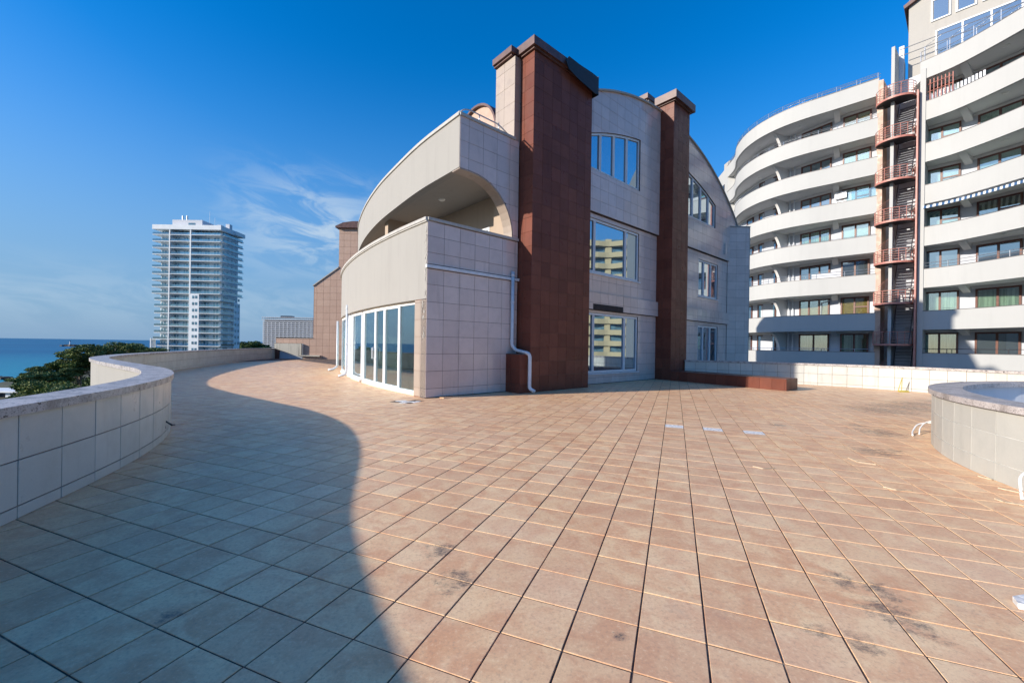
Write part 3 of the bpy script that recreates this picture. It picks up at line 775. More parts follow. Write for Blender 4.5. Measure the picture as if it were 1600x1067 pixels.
emit_tiles('brown_tile', M['btile'], t1_, c1, limit=190); emit_tiles('brown_tile', M['btile'], t2_, c2, limit=100); emit_tiles('brown_tile', M['btile'], t3_, p1, limit=10)
b1, t4_ = shaft(3.15, 6.2, -1.02, .0, 8.5, 11.36, M['stile'], M['pjoint'], 'beige stone stack behind the wide chimney', name='rear_stack', sp=(.55, .62), faces='LF')
b2, t5_ = shaft(12.3, 14.0, -1.6, -.4, 12.3, 13.95, M['stile'], M['pjoint'], 'beige stone stack behind the narrow chimney', name='rear_stack', sp=(.55, .62), faces='LF')
emit_tiles('beige_tile', M['stile'], t4_, b1, limit=60); emit_tiles('beige_tile', M['stile'], t5_, b2, limit=20)
cap(3.40, 6.43, -.05, .66, 11.35, 11.69, .14); cap(3.12, 6.0, -1.05, -.15, 11.40, 11.66, .12)
cap(12.58, 14.18, -.1, .80, 13.30, 13.72, .2); cap(12.3, 14.0, -1.6, -.5, 13.75, 14.05, .15)
g = G()   # torn felt hanging over the right end of the cap
a = [(4.9, 11.28), (5.4, 11.16), (5.9, 11.10), (6.4, 11.04), (6.60, 11.08), (6.61, 11.71), (6.2, 11.73), (5.5, 11.70), (4.9, 11.72), (4.75, 11.5)]
g.prism([Wd(s, .845, z) for s, z in a], NO*.03); g.box(Wd(6.585, -.1, 11.06), E1*.03, NO*.97, (0, 0, .7)); g.obj('torn_felt', M['membrane'], house)
# cream tiled pillar at the corner beside the doors
g = G(); g.box(Wd(-.088, -.69, -.2), E1*.3, NO*.4, (0, 0, 3.06)); pl = g.obj('corner_pillar', M['pjoint'], house)
emit_tiles('pillar_tile', M['stile'], flat_tiles(Wd(-.088, 0), -NO, -E1, .0, .69, .02, 2.84, .345, .50, 0, .27, d=.012), pl)
g = G()   # cracked render strip above the pillar
random.seed(3)
for k in range(46):
    z = random.uniform(1.7, 5.0); q = random.uniform(.02, .07); tt = random.uniform(-.02, -.13)*(1.8 if z < 2.9 else .8)
    c = Wd(-.1, tt, z); g.prism([c+NO*(q*.6*math.cos(a_))+Vector((0, 0, q*1.3*math.sin(a_+k))) for a_ in (0, 1.2, 2.4, 3.6, 5.0)], -E1*random.uniform(.006, .016))
g.obj('flaking_render', M['conc'], house, kind='stuff')

# curved glazing under the lower balcony
GP = [(.10, -.70), (.10, -1.94), (.15, -3.17), (.21, -4.07), (.40, -5.60), (.45, -5.95), (.72, -7.65), (.98, -9.10), (1.75, -12.0), (2.7, -14.3)]
for idx, ((sa, ta), (sb, tb)) in enumerate(zip(GP, GP[1:])):
    A_, B_ = Wd(sa, ta), Wd(sb, tb); u = (B_-A_); ln = u.length; u.normalize(); n = Vector((-u.y, u.x, 0))
    if idx in (4, 6):
        g = G(); g.box(A_+n*-.05, u*ln, n*.1, (0, 0, 2.86)); g.obj('glazing_post', M['white'], house); continue
    fw_ = .045 if idx == 0 else .085
    g = G(); vframe(g, A_, u, 0, ln, .08, 2.80, n, t=fw_, d=.08)
    fr = g.obj('glass_door' if idx in (1, 2, 3) else 'glazing', M['white'], house, label='glass panel without a leaf beside the pillar' if idx == 0 else None)
    g = G(); g.box(A_+u*fw_+n*.03+Vector((0, 0, .08+fw_)), u*(ln-2*fw_), n*.012, (0, 0, 2.72-2*fw_)); g.obj('pane', M['doorglass'], fr)
    g = G(); g.box(A_-n*.06, u*ln, n*.20, (0, 0, .078)); g.obj('sill', M['offwhite'], fr)
    g = G(); g.box(A_+Vector((0, 0, 2.80)), u*ln, n*.07, (0, 0, .07)); g.obj('head_rail', M['offwhite'], fr)
    if idx in (2, 3):
        x = .1 if idx == 3 else ln-.1
        x = 0.13 if idx == 3 else ln-.13
        g = G(); c = A_+u*x+n*.14; g.tube([c+Vector((0, 0, 1.0))-n*.06, c+Vector((0, 0, 1.0)), c+Vector((0, 0, 1.4)), c+Vector((0, 0, 1.4))-n*.06], .016, 6)
        g.obj('door_handle', M['white'], fr)
g = G(); g.box(Wd(3.3, -16, 0), E1*.08, NO*15.6, (0, 0, 2.9)); g.obj('room_back_wall', M['curt_w'], house)
g = G(); g.prism([Wd(.35, -.4, .0), Wd(3.3, -.4, .0), Wd(3.3, -16, .0), Wd(2.9, -14.2, 0), Wd(.95, -7.6, 0)], (0, 0, .03)); g.obj('room_floor', M['offwhite'], house)

# gutter strip and downpipes
g = G(); g.box(Wd(-.14, .0, 3.74), E1*3.56, NO*.075, (0, 0, .09)); g.obj('gutter_strip', M['pipe'], house)
def downpipe(pts, r, label=None, brackets=()):
    g = G(); g.tube(pts, r, 12); o = g.obj('downpipe', M['pipe'], house, label=label, smooth=True)
    for z in brackets:
        p = [q for q in pts if True][0]; b = G(); b.tube([(p[0], p[1], z-.03), (p[0], p[1], z+.03)], r*1.18, 12); b.obj('pipe_collar', M['pipe'], o)
    return o
def bendpath(P, r=.08):
    P = [Vector(p) for p in P]; out = [P[0]]
    for a, b, c in zip(P, P[1:], P[2:]):
        u = (a-b).normalized()*min(r, (a-b).length*.45); v = (c-b).normalized()*min(r, (c-b).length*.45)
        for k in range(6):
            t = k/5; out.append((b+u)*(1-t)**2+b*2*t*(1-t)+(b+v)*t*t)
    out.append(P[-1]); return out
downpipe(bendpath([Wd(3.1, .10, 4.02), Wd(3.1, .10, 1.55), Wd(3.16, .22, 1.40), Wd(3.22, .78, 1.30), Wd(3.25, .82, 1.2), Wd(3.25, .82, .16), Wd(3.34, .98, .06)]), .058, 'white downpipe that steps out over the brown plinth', (3.9, 3.0, 1.7))
downpipe(bendpath([Wd(.70, -7.95, 3.15), Wd(.70, -7.95, .25), Wd(.60, -7.95, .1), Wd(.38, -8.1, .06)]) if False else bendpath([Wd(.64, -8.35, 3.25), Wd(.64, -8.35, .25), Wd(.55, -8.35, .12), Wd(.32, -8.45, .07)]), .06, 'white downpipe in front of the curved glazing', (3.1, 1.5))
downpipe(bendpath([Wd(1.75, -12.9, 2.75), Wd(1.75, -12.9, .25), Wd(1.55, -12.9, .1), Wd(1.3, -13.0, .07)]), .06, 'white downpipe at the far end of the glazing')
# tube rail on the upper ring
g = G(); g.tube(bendpath([Wd(1.12, -.45, 8.62), Wd(1.12, -.2, 8.80), Wd(1.3, -.1, 8.86), Wd(2.55, -.1, 8.84), Wd(3.05, -.1, 8.62)], .15), .022, 8)
g.tube([Wd(1.75, -.1, 8.6), Wd(1.75, -.1, 8.86)], .018, 6); g.tube([Wd(2.55, -.1, 8.6), Wd(2.55, -.1, 8.9)], .018, 6); g.tube([Wd(1.2, -.1, 8.64), Wd(2.5, -.1, 8.66)], .014, 6)
g.obj('balcony_rail', M['metal'], house, smooth=True)
g = G(); g.disc(Wd(2.27, -3.13, 7.08), .14, .07); g.obj('ceiling_light', M['lamp'], house)
g = G(); g.box(Wd(20.35, .12, 7.35), E1*.10, NO*.12, (0, 0, .62)); g.obj('wall_lamp', M['metal'], house)
# return block at the far end, facing the camera
g = G(); g.bx(13.50, 14.86, 25.812, 27.2, -.2, 9.2); g.box((13.05, 25.45, -.2), (.5, .3, 0), (.3, -.0, 0), (0, 0, .01)); bp = g.obj('return_wall', M['gjoint'], house)
emit_tiles('facade_tile', M['gtile'], flat_tiles((0, 25.812, 0), Vector((1, 0, 0)), Vector((0, -1, 0)), 13.5, 14.86, .5, 9.19, .56, .50, 13.5, .27, d=.012), bp)
g = G(); g.bx(13.46, 14.90, 25.76, 27.3, 9.2, 9.26); g.obj('return_coping', M['conc'], house)
g = G(); g.bx(14.862, 14.90, 25.80, 27.2, 0, 9.19); g.obj('return_edge', M['coping'], house)

# low brown wall reaching out from the narrow chimney
bench = empty('low_wall', 'low red brown tiled wall reaching out from the narrow chimney', 'wall')
q = [Wd(12.55, .82), Wd(11.78, 5.76), Wd(12.86, 5.84), Wd(13.9, .82)]
def side_tiles(a, b, z0, z1, sp, spz, mat, parent, gap=.006):
    u = (b-a); L_ = u.length; u.normalize(); n = Vector((u.y, -u.x, 0)); return flat_tiles(a, u, n, 0, L_, z0, z1, sp, spz, 0, z0, d=.012, gap=gap)
g = G(); g.prism([Vector((p.x, p.y, -.05)) for p in q], (0, 0, .48)); g.obj('wall_core', M['gjoint'], bench)
TT = side_tiles(q[0], q[1], 0, .43, .45, .45, None, None)+side_tiles(q[1], q[2], 0, .43, .36, .34, None, None)+side_tiles(q[2], q[3], 0, .43, .45, .45, None, None)
emit_tiles('brown_tile', M['btile'], TT, bench)
tp = []
nL = 11
for k in range(nL):
    for m_ in range(3):
        def Q_(a, b): return (q[0].lerp(q[1], a)).lerp(q[3].lerp(q[2], a), b)
        a0, a1, b0_, b1_ = k/nL+.001, (k+1)/nL-.001, m_/3+.004, (m_+1)/3-.004
        pts = [Q_(a0, b0_), Q_(a1, b0_), Q_(a1, b1_), Q_(a0, b1_)]
        tp.append(dict(poly=[Vector((p.x, p.y, .43)) for p in pts], n=Vector((0, 0, 1)), d=.012, area=.15, c=Vector((pts[0].x, pts[0].y, .43))))
emit_tiles('cap_tile', M['btile'], tp, bench)

# ================================================================== ANNEX behind
annex = empty('annex_building', 'pink beige tiled annex with stepped roofline behind the curved glazing', 'building')
Y0 = 38.4
prof = [(-22.14, 1.45), (-19.6, 1.45), (-19.6, 0), (-9, 0), (-9, 12.3), (-16.35, 12.3), (-16.35, 8.55), (-18.65, 6.85), (-18.65, 1.95), (-22.14, 1.95)]
g = G(); g.prism([(x, Y0+.012, z) for x, z in prof], (0, 6, 0)); ab = g.obj('annex_wall', M['pjoint'], annex)
def top_annex(s): return 12.28 if s > -16.35 else (8.55+(s+16.35)*(1.7/2.3)-.02 if s > -18.65 else 1.94)
emit_tiles('annex_tile', M['ptile'], flat_tiles((0, Y0+.012, 0), Vector((1, 0, 0)), Vector((0, -1, 0)), -19.6, -12, 0, 12.28, .62, .62, -19.6, 0.0, d=.012, gap=.016, top=top_annex), ab)
emit_tiles('annex_tile', M['ptile'], flat_tiles((0, Y0+.012, 0), Vector((1, 0, 0)), Vector((0, -1, 0)), -22.14, -19.6, 1.45, 1.94, .62, .62, -19.6, 0.0, d=.012, gap=.016), ab, limit=6)
g = G(); g.prism([(-16.6, Y0-.3, 12.28), (-16.6, Y0-.3, 12.42), (-15.9, Y0-.3, 12.75), (-15.0, Y0-.3, 12.88), (-12, Y0-.3, 12.9), (-12, Y0-.3, 12.28)], (0, 5, 0)); g.obj('annex_roof', M['cap'], annex)
g = G(); g.prism([(-16.35, Y0-.08, 8.56), (-18.72, Y0-.08, 6.82), (-18.72, Y0-.08, 6.93), (-16.35, Y0-.08, 8.68)], (0, 6, 0)); g.bx(-22.2, -18.65, Y0-.05, Y0+1, 1.95, 1.99); g.obj('sloping_coping', M['coping'], annex)
g = G(); g.prism([(-22.12, Y0-.25, 1.43), (-22.12, Y0-.25, .95), (-19.9, Y0-.25, .28), (-17.9, Y0-.25, .24), (-17.9, Y0-.25, .36), (-19.62, Y0-.25, .36), (-19.62, Y0-.25, 1.43)][::-1], (0, .22, 0)); g.obj('ramp_wall', M['stainwall'], annex)
g = G(); g.bx(-22.1, -19.62, Y0-.02, Y0+.01, 0, 1.3); g.obj('ramp_recess', M['aptgrey'], annex)
g = G(); g.bx(-22.1, -21.75, Y0-.2, Y0-.03, 0, 1.2); g.obj('ramp_post', M['bframe'], annex)

# ================================================================== APARTMENT BLOCK (right)
apt = empty('apartment_block', 'white apartment block with wavy stacked balconies filling the right side', 'building')
BAND = smooth_path([(25.2, 48.5), (24.75, 46.1), (23.8, 44), (23.3, 41.8), (23.3, 40.2), (23.5, 39), (24.0, 37.7), (24.7, 36.6), (25.6, 35.55), (26.5, 34.7), (28.76, 32.43)], .5)
BANDR = smooth_path([(30.2, 30.6), (31.0, 29.1), (31.4, 27.3), (31.62, 25.5), (31.7, 24.4)], .5)
BACK = smooth_path([(26.4, 50), (25.35, 46), (25.2, 43.8), (25.3, 41), (26.1, 39.3), (28.1, 35.7), (29.6, 33.9), (30.3, 33.05)], .5)
BACKR = smooth_path([(30.9, 32.3), (31.2, 31.9), (32.2, 30.6), (33.0, 29.6), (33.9, 27.4), (34.3, 24.4)], .5)
TK = [1.42+3.1*k for k in range(8)]
BH = 1.37
# travel goes towards the camera side; outward (to the camera) is on the right of travel
for P in (BAND, BANDR):
    for k, z in enumerate(TK):
        g = G(); ribbon(g, P, 0, .18, z-BH, z); o = g.obj('balcony_band', M['apt'], apt)
        g = G(); ribbon(g, P, -.02, .20, z, z+.035); g.obj('band_cap', M['bandcap'], o)
for P, Q in ((BAND, BACK), (BANDR, BACKR)):
    a = offset(P, .1); b = offset(Q, .05)
    for k, z in enumerate(TK):
        g = G(); g.prism([(p.x, p.y, z-BH+.03) for p in a]+[(p.x, p.y, z-BH+.03) for p in reversed(b)], (0, 0, .22)); g.obj('floor_slab', M['aptslab'], apt)
    g = G(); ribbon(g, Q, 0, .3, -20, TK[7]-.2); g.obj('rear_wall', M['aptgrey'], apt)
    g = G()
    for z in TK: ribbon(g, Q, -.10, .0, z-BH-.17, z-BH+.02)
    g.obj('lintel_beam', M['aptslab'], apt)
    g = G(); ribbon(g, P, .02, .3, -20, TK[0]-BH-.02); g.obj('lower_wall', M['apt'], apt)
# end wing left of the balconies
g = G(); g.prism([(25.2, 48.4, -20), (27.5, 47, -20), (34, 58, -20), (27.2, 60, -20)], (0, 0, 20+TK[7])); g.obj('end_wing', M['apt'], apt)
for k in (4, 5, 6):
    g = G(); g.box((25.35, 49.4, TK[k]-.1), (.35, 1.9, 0), (-.06, .01, 0), (0, 0, 1.4)); g.obj('wing_window', M['hoteld'], apt)
random.seed(21)
APW = []
def apt_window(p0, p1, z0, z1, style, n=2, transom=False):
    a = Vector((*p0, 0)); b = Vector((*p1, 0)); u = b-a; L_ = u.length; u.normalize(); nn = Vector((u.y, -u.x, 0))
    if nn.dot(Vector((-a.x, -a.y, 0))) < 0: nn = -nn
    o = a+nn*.03
    muls = [L_*k/n for k in range(1, n)]
    g = G(); vframe(g, o, u, 0, L_, z0, z1, nn, t=.11, d=.09, muls=muls)
    if transom:
        m0 = muls[-1] if muls else 0; g.box(o+u*m0+Vector((0, 0, z0+(z1-z0)*.66)), u*(L_-m0), nn*.085, (0, 0, .1))
    fr = g.obj('window', M['bframe'], apt)
    ed = [0.11]+muls+[L_-.11]
    for i, (x0, x1) in enumerate(zip(ed, ed[1:])):
        x0 += .06 if i else 0; x1 -= .06 if i < len(ed)-2 else 0
        st = style if isinstance(style, str) else style[i % len(style)]
        mt = M['mirror2'] if st == 'm' else M['doorglass']
        g = G(); g.box(o+u*x0+nn*.04+Vector((0, 0, z0+.11)), u*(x1-x0), nn*.01, (0, 0, z1-z0-.22)); g.obj('pane', mt, fr)
        if st in 'wgb':
            cm = {'w': M['curt_w'], 'g': M['curt_g'], 'b': M['blind']}[st]; g = G()
            if st == 'b': g.box(o+u*x0+nn*.012+Vector((0, 0, z0+.11)), u*(x1-x0), nn*.01, (0, 0, z1-z0-.22))
            else:
                K_ = max(6, int((x1-x0)/.09)); pts = []
                for q in range(K_+1): pts.append(o+u*(x0+(x1-x0)*q/K_)+nn*(.018 if q % 2 else .004)+Vector((0, 0, z0+.11)))
                v = pts+[p+Vector((0, 0, z1-z0-.25)) for p in pts]; m_ = len(pts); g.add(v, [(i_, i_+1, m_+i_+1, m_+i_) for i_ in range(m_-1)])
            g.obj('curtain', cm, fr)
LW = [((25.21, 44.1), (25.23, 42.94), 1), ((25.26, 42.0), (25.79, 39.96), 3), ((26.75, 38.13), (27.92, 36.03), 3), ((28.36, 35.38), (29.55, 33.95), 2)]
RW = [((31.47, 31.52), (32.68, 30.0), 2), ((33.13, 29.29), (33.92, 27.27), 2), ((34.0, 26.6), (34.22, 24.8), 2)]
def shift_in(p, q, back):
    # nearest points of the rear wall
    Pn = lambda c: min(back, key=lambda x: (x-Vector(c)).length)
    return p, q
STY = {(0, 2): 'g', (0, 3): 'g', (1, 2): 'b', (1, 3): 'b', (6, 3): 'b', (5, 3): 'g', (5, 2): 'm', (3, 2): 'g', (2, 2): 'm', (2, 3): 'm', (3, 3): 'mb', (4, 3): 'gm', (4, 2): 'm', (1, 1): 'mb'}
STR = {(0, 0): 'g', (0, 1): 'm', (1, 0): 'w', (1, 1): 'w', (2, 0): 'm', (2, 1): 'm', (3, 0): 'mb', (3, 1): 'b', (4, 0): 'wm', (4, 1): 'mg', (5, 0): 'gm', (5, 1): 'g', (6, 0): 'w', (6, 1): 'm'}
def onwall(c, back):
    """snap a plan point onto the rear wall line"""
    c = Vector(c); best = None
    for a, b in zip(back, back[1:]):
        t = max(0, min(1, (c-a).dot(b-a)/(b-a).length_squared)); q_ = a+(b-a)*t
        if best is None or (q_-c).length < (best-c).length: best = q_
    return best
BF = offset(BACK, -.0); BRF = offset(BACKR, -.0)
for k in range(7):
    for i, (a, b, n) in enumerate(LW):
        if i == 0 and k > 4: continue
        n2 = 2 if (k == 0 and n == 3) else n
        a_, b_ = onwall(a, BF), onwall(b, BF); apt_window(a_, b_, TK[k]-1.08, TK[k]+1.54, STY.get((k, i), 'm'), n2, transom=(i == 3 and k in (1, 4)))
    for i, (a, b, n) in enumerate(RW):
        a_, b_ = onwall(a, BRF), onwall(b, BRF); apt_window(a_, b_, TK[k]-1.08, TK[k]+1.54, STR.get((k, i), random.choice('mwmb')), n, transom=(i < 2 and k in (3, 4, 5)))
# brackets under the bands, arched partition fins, ceiling lights
def nearest_dir(p, q): d = (Vector(q)-Vector(p)); return d.normalized(), d.length
for k in range(1, 8):
    zc_ = TK[k]-BH+.03
    for (bx, by), (wx, wy) in (((26.9, 34.35), (28.15, 35.75)), ((31.15, 28.6), (32.95, 29.7))):
        b = Vector((bx, by, 0)); w_ = Vector((wx, wy, 0)); d, L_ = nearest_dir(b, w_); sd = Vector((-d.y, d.x, 0))
        g = G(); g.prism([w_-sd*.2+Vector((0, 0, zc_)), w_-sd*.2+Vector((0, 0, zc_-.45)), b+d*(L_*.30)-sd*.2+Vector((0, 0, zc_-.12)), b+d*.2-sd*.2+Vector((0, 0, zc_))], sd*.4); g.obj('beam_bracket', M['aptslab'], apt)
    b = Vector((23.85, 38.25, 0)); w_ = Vector((26.15, 39.2, 0)); d, L_ = nearest_dir(b, w_); sd = Vector((-d.y, d.x, 0))
    z0 = TK[k-1]-1.1; pts = [w_+Vector((0, 0, z0)), w_+Vector((0, 0, zc_))]
    m_ = 12
    for q in range(m_+1):
        th_ = PI/2*q/m_; pts.append(w_-d*(.75+(L_-.75)*(1-math.sin(th_)))+Vector((0, 0, zc_-(zc_-z0)*(1-math.cos(th_)))))
    pts = pts[:2]+[w_-d*(.75+(L_-.8)*(1-math.sin(PI/2*q/m_)))+Vector((0, 0, zc_-(zc_-z0)*(1-math.cos(PI/2*q/m_)))) for q in range(m_+1)]
    g = G(); g.prism([p-sd*.12 for p in pts], sd*.24); g.obj('arched_partition', M['aptslab'], apt)
    for (x, y) in ((25.75, 37.1), (24.6, 41.1), (32.3, 27.0)) if k > 2 else ((25.75, 37.1),):
        g = G(); g.disc((x, y, zc_), .17, .08); g.obj('ceiling_light', M['lamp'], apt)
    g = G(); g.tube([(26.1, 38.75, z0), (26.1, 38.75, zc_)], .05, 6); g.tube([(26.3, 38.45, z0), (26.3, 38.45, zc_)], .05, 6); g.obj('wall_pipe', M['pipe'], apt)
def rail(P, z, s0, s1, hh=(.22, .42), step=1.3, mat=None, r=.02):
    L = arclen(P); s1 = min(s1, L[-1]); g = G()
    n = max(3, int((s1-s0)/.5)); pts = [at_len(P, L, s0+(s1-s0)*k/n)[0] for k in range(n+1)]
    for h_ in hh: g.tube([(p.x, p.y, z+h_) for p in pts], r, 5)
    s = s0
    while s <= s1:
        p, _ = at_len(P, L, s); g.tube([(p.x, p.y, z), (p.x, p.y, z+max(hh))], r*1.2, 5); s += step
    g.obj('handrail', mat or M['metal'], apt)
PB = offset(BAND, .09); PBR = offset(BANDR, .09); LB = arclen(PB)[-1]
rail(PB, TK[7]+.03, 0, LB, (.25, .45)); rail(PB, TK[6]+.03, 4, LB, (.2, .32)); rail(PB, TK[2]+.03, 3, LB, (.2, .42), 1.9); rail(PB, TK[0]+.03, 3, LB, (.22,), 2.0)
rail(PB, TK[3]+.03, 3, LB, (.08,), 2.2)
rail(PBR, TK[2]+.03, 0, 30, (.2, .42), 1.6); rail(PBR, TK[0]+.03, 0, 30, (.3,), 1.6, M['darkmetal']); rail(PBR, TK[7]+.03, 0, 30, (.35, .75), 1.4)
# roof strip behind the top left band, wing rail
g = G(); ribbon(g, [p for p in offset(BAND, 1.6)][8:], 0, .2, TK[7]-.2, TK[7]+.62); g.obj('roof_upstand', M['apt'], apt)
rail(offset(BAND, 1.7)[8:], TK[7]+.62, 0, 30, (.3, .55), 1.3)
g = G(); g.bx(25.9, 27.2, 49.3, 50.6, TK[7], TK[7]+1.1); g.obj('roof_vent', M['conc'], apt)
# penthouse, upper right
pa, pb_ = Vector((31.2, 32.6, 0)), Vector((37.6, 25.5, 0)); u = (pb_-pa).normalized(); nn = Vector((u.y, -u.x, 0)); nn = nn if nn.y < 0 else -nn; LP_ = (pb_-pa).length
zb, zt = TK[7]-.3, 29.4
up = (pb_-pa).normalized()
g = G(); g.box(pa+Vector((0, 0, zb)), u*LP_, -nn*6, (0, 0, zt-zb)); ph_ = g.obj('penthouse_wall', M['conc'], apt)
g = G(); g.prism([pa-u*.25+nn*.3+Vector((0, 0, 28.75)), pa+u*2.2+nn*.3+Vector((0, 0, 29.9)), pa+u*LP_+nn*.3+Vector((0, 0, 29.9)), pa+u*LP_+nn*.3+Vector((0, 0, 30.3)), pa+u*2.1+nn*.3+Vector((0, 0, 30.3)), pa-u*.3+nn*.3+Vector((0, 0, 29.0))], -nn*6.5); g.obj('penthouse_roof', M['cap'], apt)
def flatwin(o, u, nn, s0, s1, z0, z1, muls, name, parent):
    g = G(); vframe(g, o+nn*.005, u, s0, s1, z0, z1, nn, t=.09, d=.08, muls=muls); fr = g.obj(name, M['white'], parent)
    ed = [s0+.09]+list(muls)+[s1-.09]
    for a, b in zip(ed, ed[1:]):
        g = G(); g.box(o+u*(a+.05)+nn*.03+Vector((0, 0, z0+.09)), u*(b-a-.1), nn*.01, (0, 0, z1-z0-.18)); g.obj('pane', M['mirror2'], fr)
flatwin(pa, u, nn, 1.5, 9.5, TK[7]+.1, 26.15, (2.9, 4.3, 5.7, 7.1, 8.5), 'penthouse_window', apt)
for a in (1.25, 2.55, 3.85): flatwin(pa, u, nn, a, a+1.05, 26.95, 28.6, (), 'penthouse_window', apt)
g = G()
for s_ in (1.0, 2.3, 3.6, 5.0, 6.4, 7.8, 9.2):
    c = pa+u*s_+nn*1.2; g.tube([c+Vector((0, 0, TK[7])), c+Vector((0, 0, 24.6))], .03, 5); g.tube([c+Vector((0, 0, 24.6)), c+u*.9+Vector((0, 0, 25.1))], .02, 5)
g.tube([pa-u*.4+nn*1.2+Vector((0, 0, 24.6)), pa+u*9.9+nn*1.2+Vector((0, 0, 24.6))], .03, 5); g.tube([pa-u*.4+nn*1.2+Vector((0, 0, 25.1)), pa+u*9.9+nn*1.2+Vector((0, 0, 25.1))], .03, 5)
g.obj('roof_rail', M['metal'], apt)
g = G(); g.box(pa-u*.9+nn*.2+Vector((0, 0, zb)), u*.7, -nn*.8, (0, 0, 1.9)); g.box(pa-u*.5+nn*.5+Vector((0, 0, zb)), u*.3, -nn*.4, (0, 0, 2.9)); g.obj('roof_duct', M['pipe'], apt)
# slatted screen on the top right balcony
p7, pt7 = at_len(PBR, arclen(PBR), .15); g = G(); LL = arclen(PBR)
for i in range(9):
    p, _ = at_len(PBR, LL, .1+i*.2); g.box((p.x+.1, p.y+.1, TK[6]), (.035, -.03, 0), (.03, .035, 0), (0, 0, 1.7-i*.02))
for z_ in (.75, 1.3):
    a, _ = at_len(PBR, LL, .1); b, _ = at_len(PBR, LL, 1.7); g.tube([(a.x+.1, a.y+.1, TK[6]+z_), (b.x+.1, b.y+.1, TK[6]+z_)], .02, 5)
g.obj('slatted_screen', M['salmon'], apt)
g = G()
for i in range(16):
    a, _ = at_len(PBR, LL, .3+i*.2); g.box((a.x+.25, a.y+.2, TK[6]-.3), (.06, -.10, 0), (.02, .02, 0), (0, 0, .95))
g.obj('striped_screen', M['hotelw'], apt)
# striped awning third floor right
g = G(); n_ = 26; pts = [at_len(PBR, LL, .2+k*6.0/n_)[0] for k in range(n_+1)]; v = []; z_ = TK[4]-BH
for p in pts: v += [(p.x-.15, p.y-.15, z_-.36), (p.x-.13, p.y-.13, z_-.16), (p.x+.9, p.y+.7, z_-.02)]
g.add(v, [(3*k+j, 3*k+3+j, 3*k+4+j, 3*k+1+j) for k in range(n_) for j in (0, 1)]); g.obj('awning', M['awn'], apt)

g = G(); g.bx(31.9, 42, 24.1, 24.4, -20, TK[7]); g.obj('side_gable', M['apt'], apt)
# cream block off to the right: the facade windows mirror it
cb = empty('cream_block', 'cream balconied block standing beyond the right edge, mirrored in the house windows', 'building')
M['creamy'] = plaster_mat('yellow cream render', (0.50, 0.41, 0.24), .15, sc=.3)
g = G(); g.bx(101, 112, 14, 44, -20, 31); g.obj('block_core', M['towerb'], cb)
g = G(); g.bx(100, 104, 34, 44, -20, 38); g.obj('block_tower', M['creamy'], cb)
for k in range(16):
    z = -16+3.0*k; CP = smooth_path([(100.5, 44), (99.2, 40), (100.2, 36), (98.9, 32), (100.0, 28), (98.7, 24), (99.8, 20), (98.6, 15)], 1.0); g = G(); ribbon(g, CP, 0, -.3, z, z+1.15); ribbon(g, CP, -.31, 2.6, z-.2, z-.01); g.obj('block_balcony', M['creamy'], cb)
for y in (17, 22, 27, 32, 37, 42):
    g = G(); g.bx(100.2, 101, y, y+1.6, -20, 30.9); g.obj('block_pier', M['creamy'], cb)
# things kept on the balconies, screens and drying racks
random.seed(31)
def dry_rack(c, u, z, nm='drying_rack'):
    g = G(); u = Vector(u)
    for k in range(6): g.tube([c+u*(k*.16)+Vector((0, 0, z+.95)), c+u*(k*.16)+Vector((.4, .35, z+.95))], .012, 4)
    g.tube([c+Vector((0, 0, z)), c+Vector((0, 0, z+.95)), c+u*.8+Vector((0, 0, z+.95)), c+u*.8+Vector((0, 0, z))], .018, 4); g.obj(nm, M['white'], apt)
for k, s_ in ((2, 8.0), (4, 13.5), (5, 11.0), (1, 6.0)):
    p, t = at_len(PB, LB and arclen(PB), s_); dry_rack(Vector((p.x+.5, p.y+.5, 0)), (t.x, t.y, 0), TK[k]-.75)
for k, s_ in ((1, 1.2), (3, 4.4), (5, 3.6)):
    p, t = at_len(PBR, arclen(PBR), s_); dry_rack(Vector((p.x+.5, p.y+.4, 0)), (t.x, t.y, 0), TK[k]-.75)
p, t = at_len(PB, arclen(PB), LB-1.6); g = G(); g.box((p.x, p.y, TK[4]), (t.x*1.5, t.y*1.5, 0), (.02, .02, 0), (0, 0, .75)); g.obj('glass_screen', M['clear2'], apt)
p, t = at_len(PB, arclen(PB), LB-4.2); g = G(); g.box((p.x, p.y, TK[2]), (t.x*1.7, t.y*1.7, 0), (.03, .03, 0), (0, 0, .42)); g.obj('pale_screen', M['hotelw'], apt)
g = G(); q_ = [onwall((27.6, 36.6), BF), onwall((28.3, 35.45), BF)]
g.tube([(q_[0].x-.1, q_[0].y-.1, TK[1]-1), (q_[0].x-.1, q_[0].y-.1, TK[1]+1.2), (q_[1].x-.1, q_[1].y-.1, TK[1]+1.5), (q_[1].x-.1, q_[1].y-.1, TK[1]+1.0)], .05, 6); g.obj('vent_pipe', M['pipe'], apt)
# spiral-fronted escape stair between the two balcony runs
esc = empty('escape_stair', 'salmon steel escape stair with curved landings between the balconies', 'staircase')
cA = Vector((28.70, 32.50, 0)); cB = Vector((30.17, 30.62, 0)); cu = (cB-cA).normalized(); cL = (cB-cA).length; cn_ = Vector((-.779, -.627, 0))
cm = cA+cu*cL*.45
g = G(); g.box(cA+Vector((0, 0, -2)), cu*.36, -cn_*2.2, (0, 0, 24.9)); g.obj('side_panel', M['ptile'], esc, label='pink beige left side panel')
g = G(); g.box(cB-cu*.06+cn_*.55+Vector((0, 0, -2)), cu*.09, -cn_*2.4, (0, 0, 22.9)); g.obj('side_panel', M['salmon'], esc, label='salmon right side panel')
g = G(); g.box(cB+cu*.06+cn_*.1+Vector((0, 0, -2)), cu*.30, -cn_*2.4, (0, 0, 24.5)); g.obj('side_wall', M['apt'], esc)
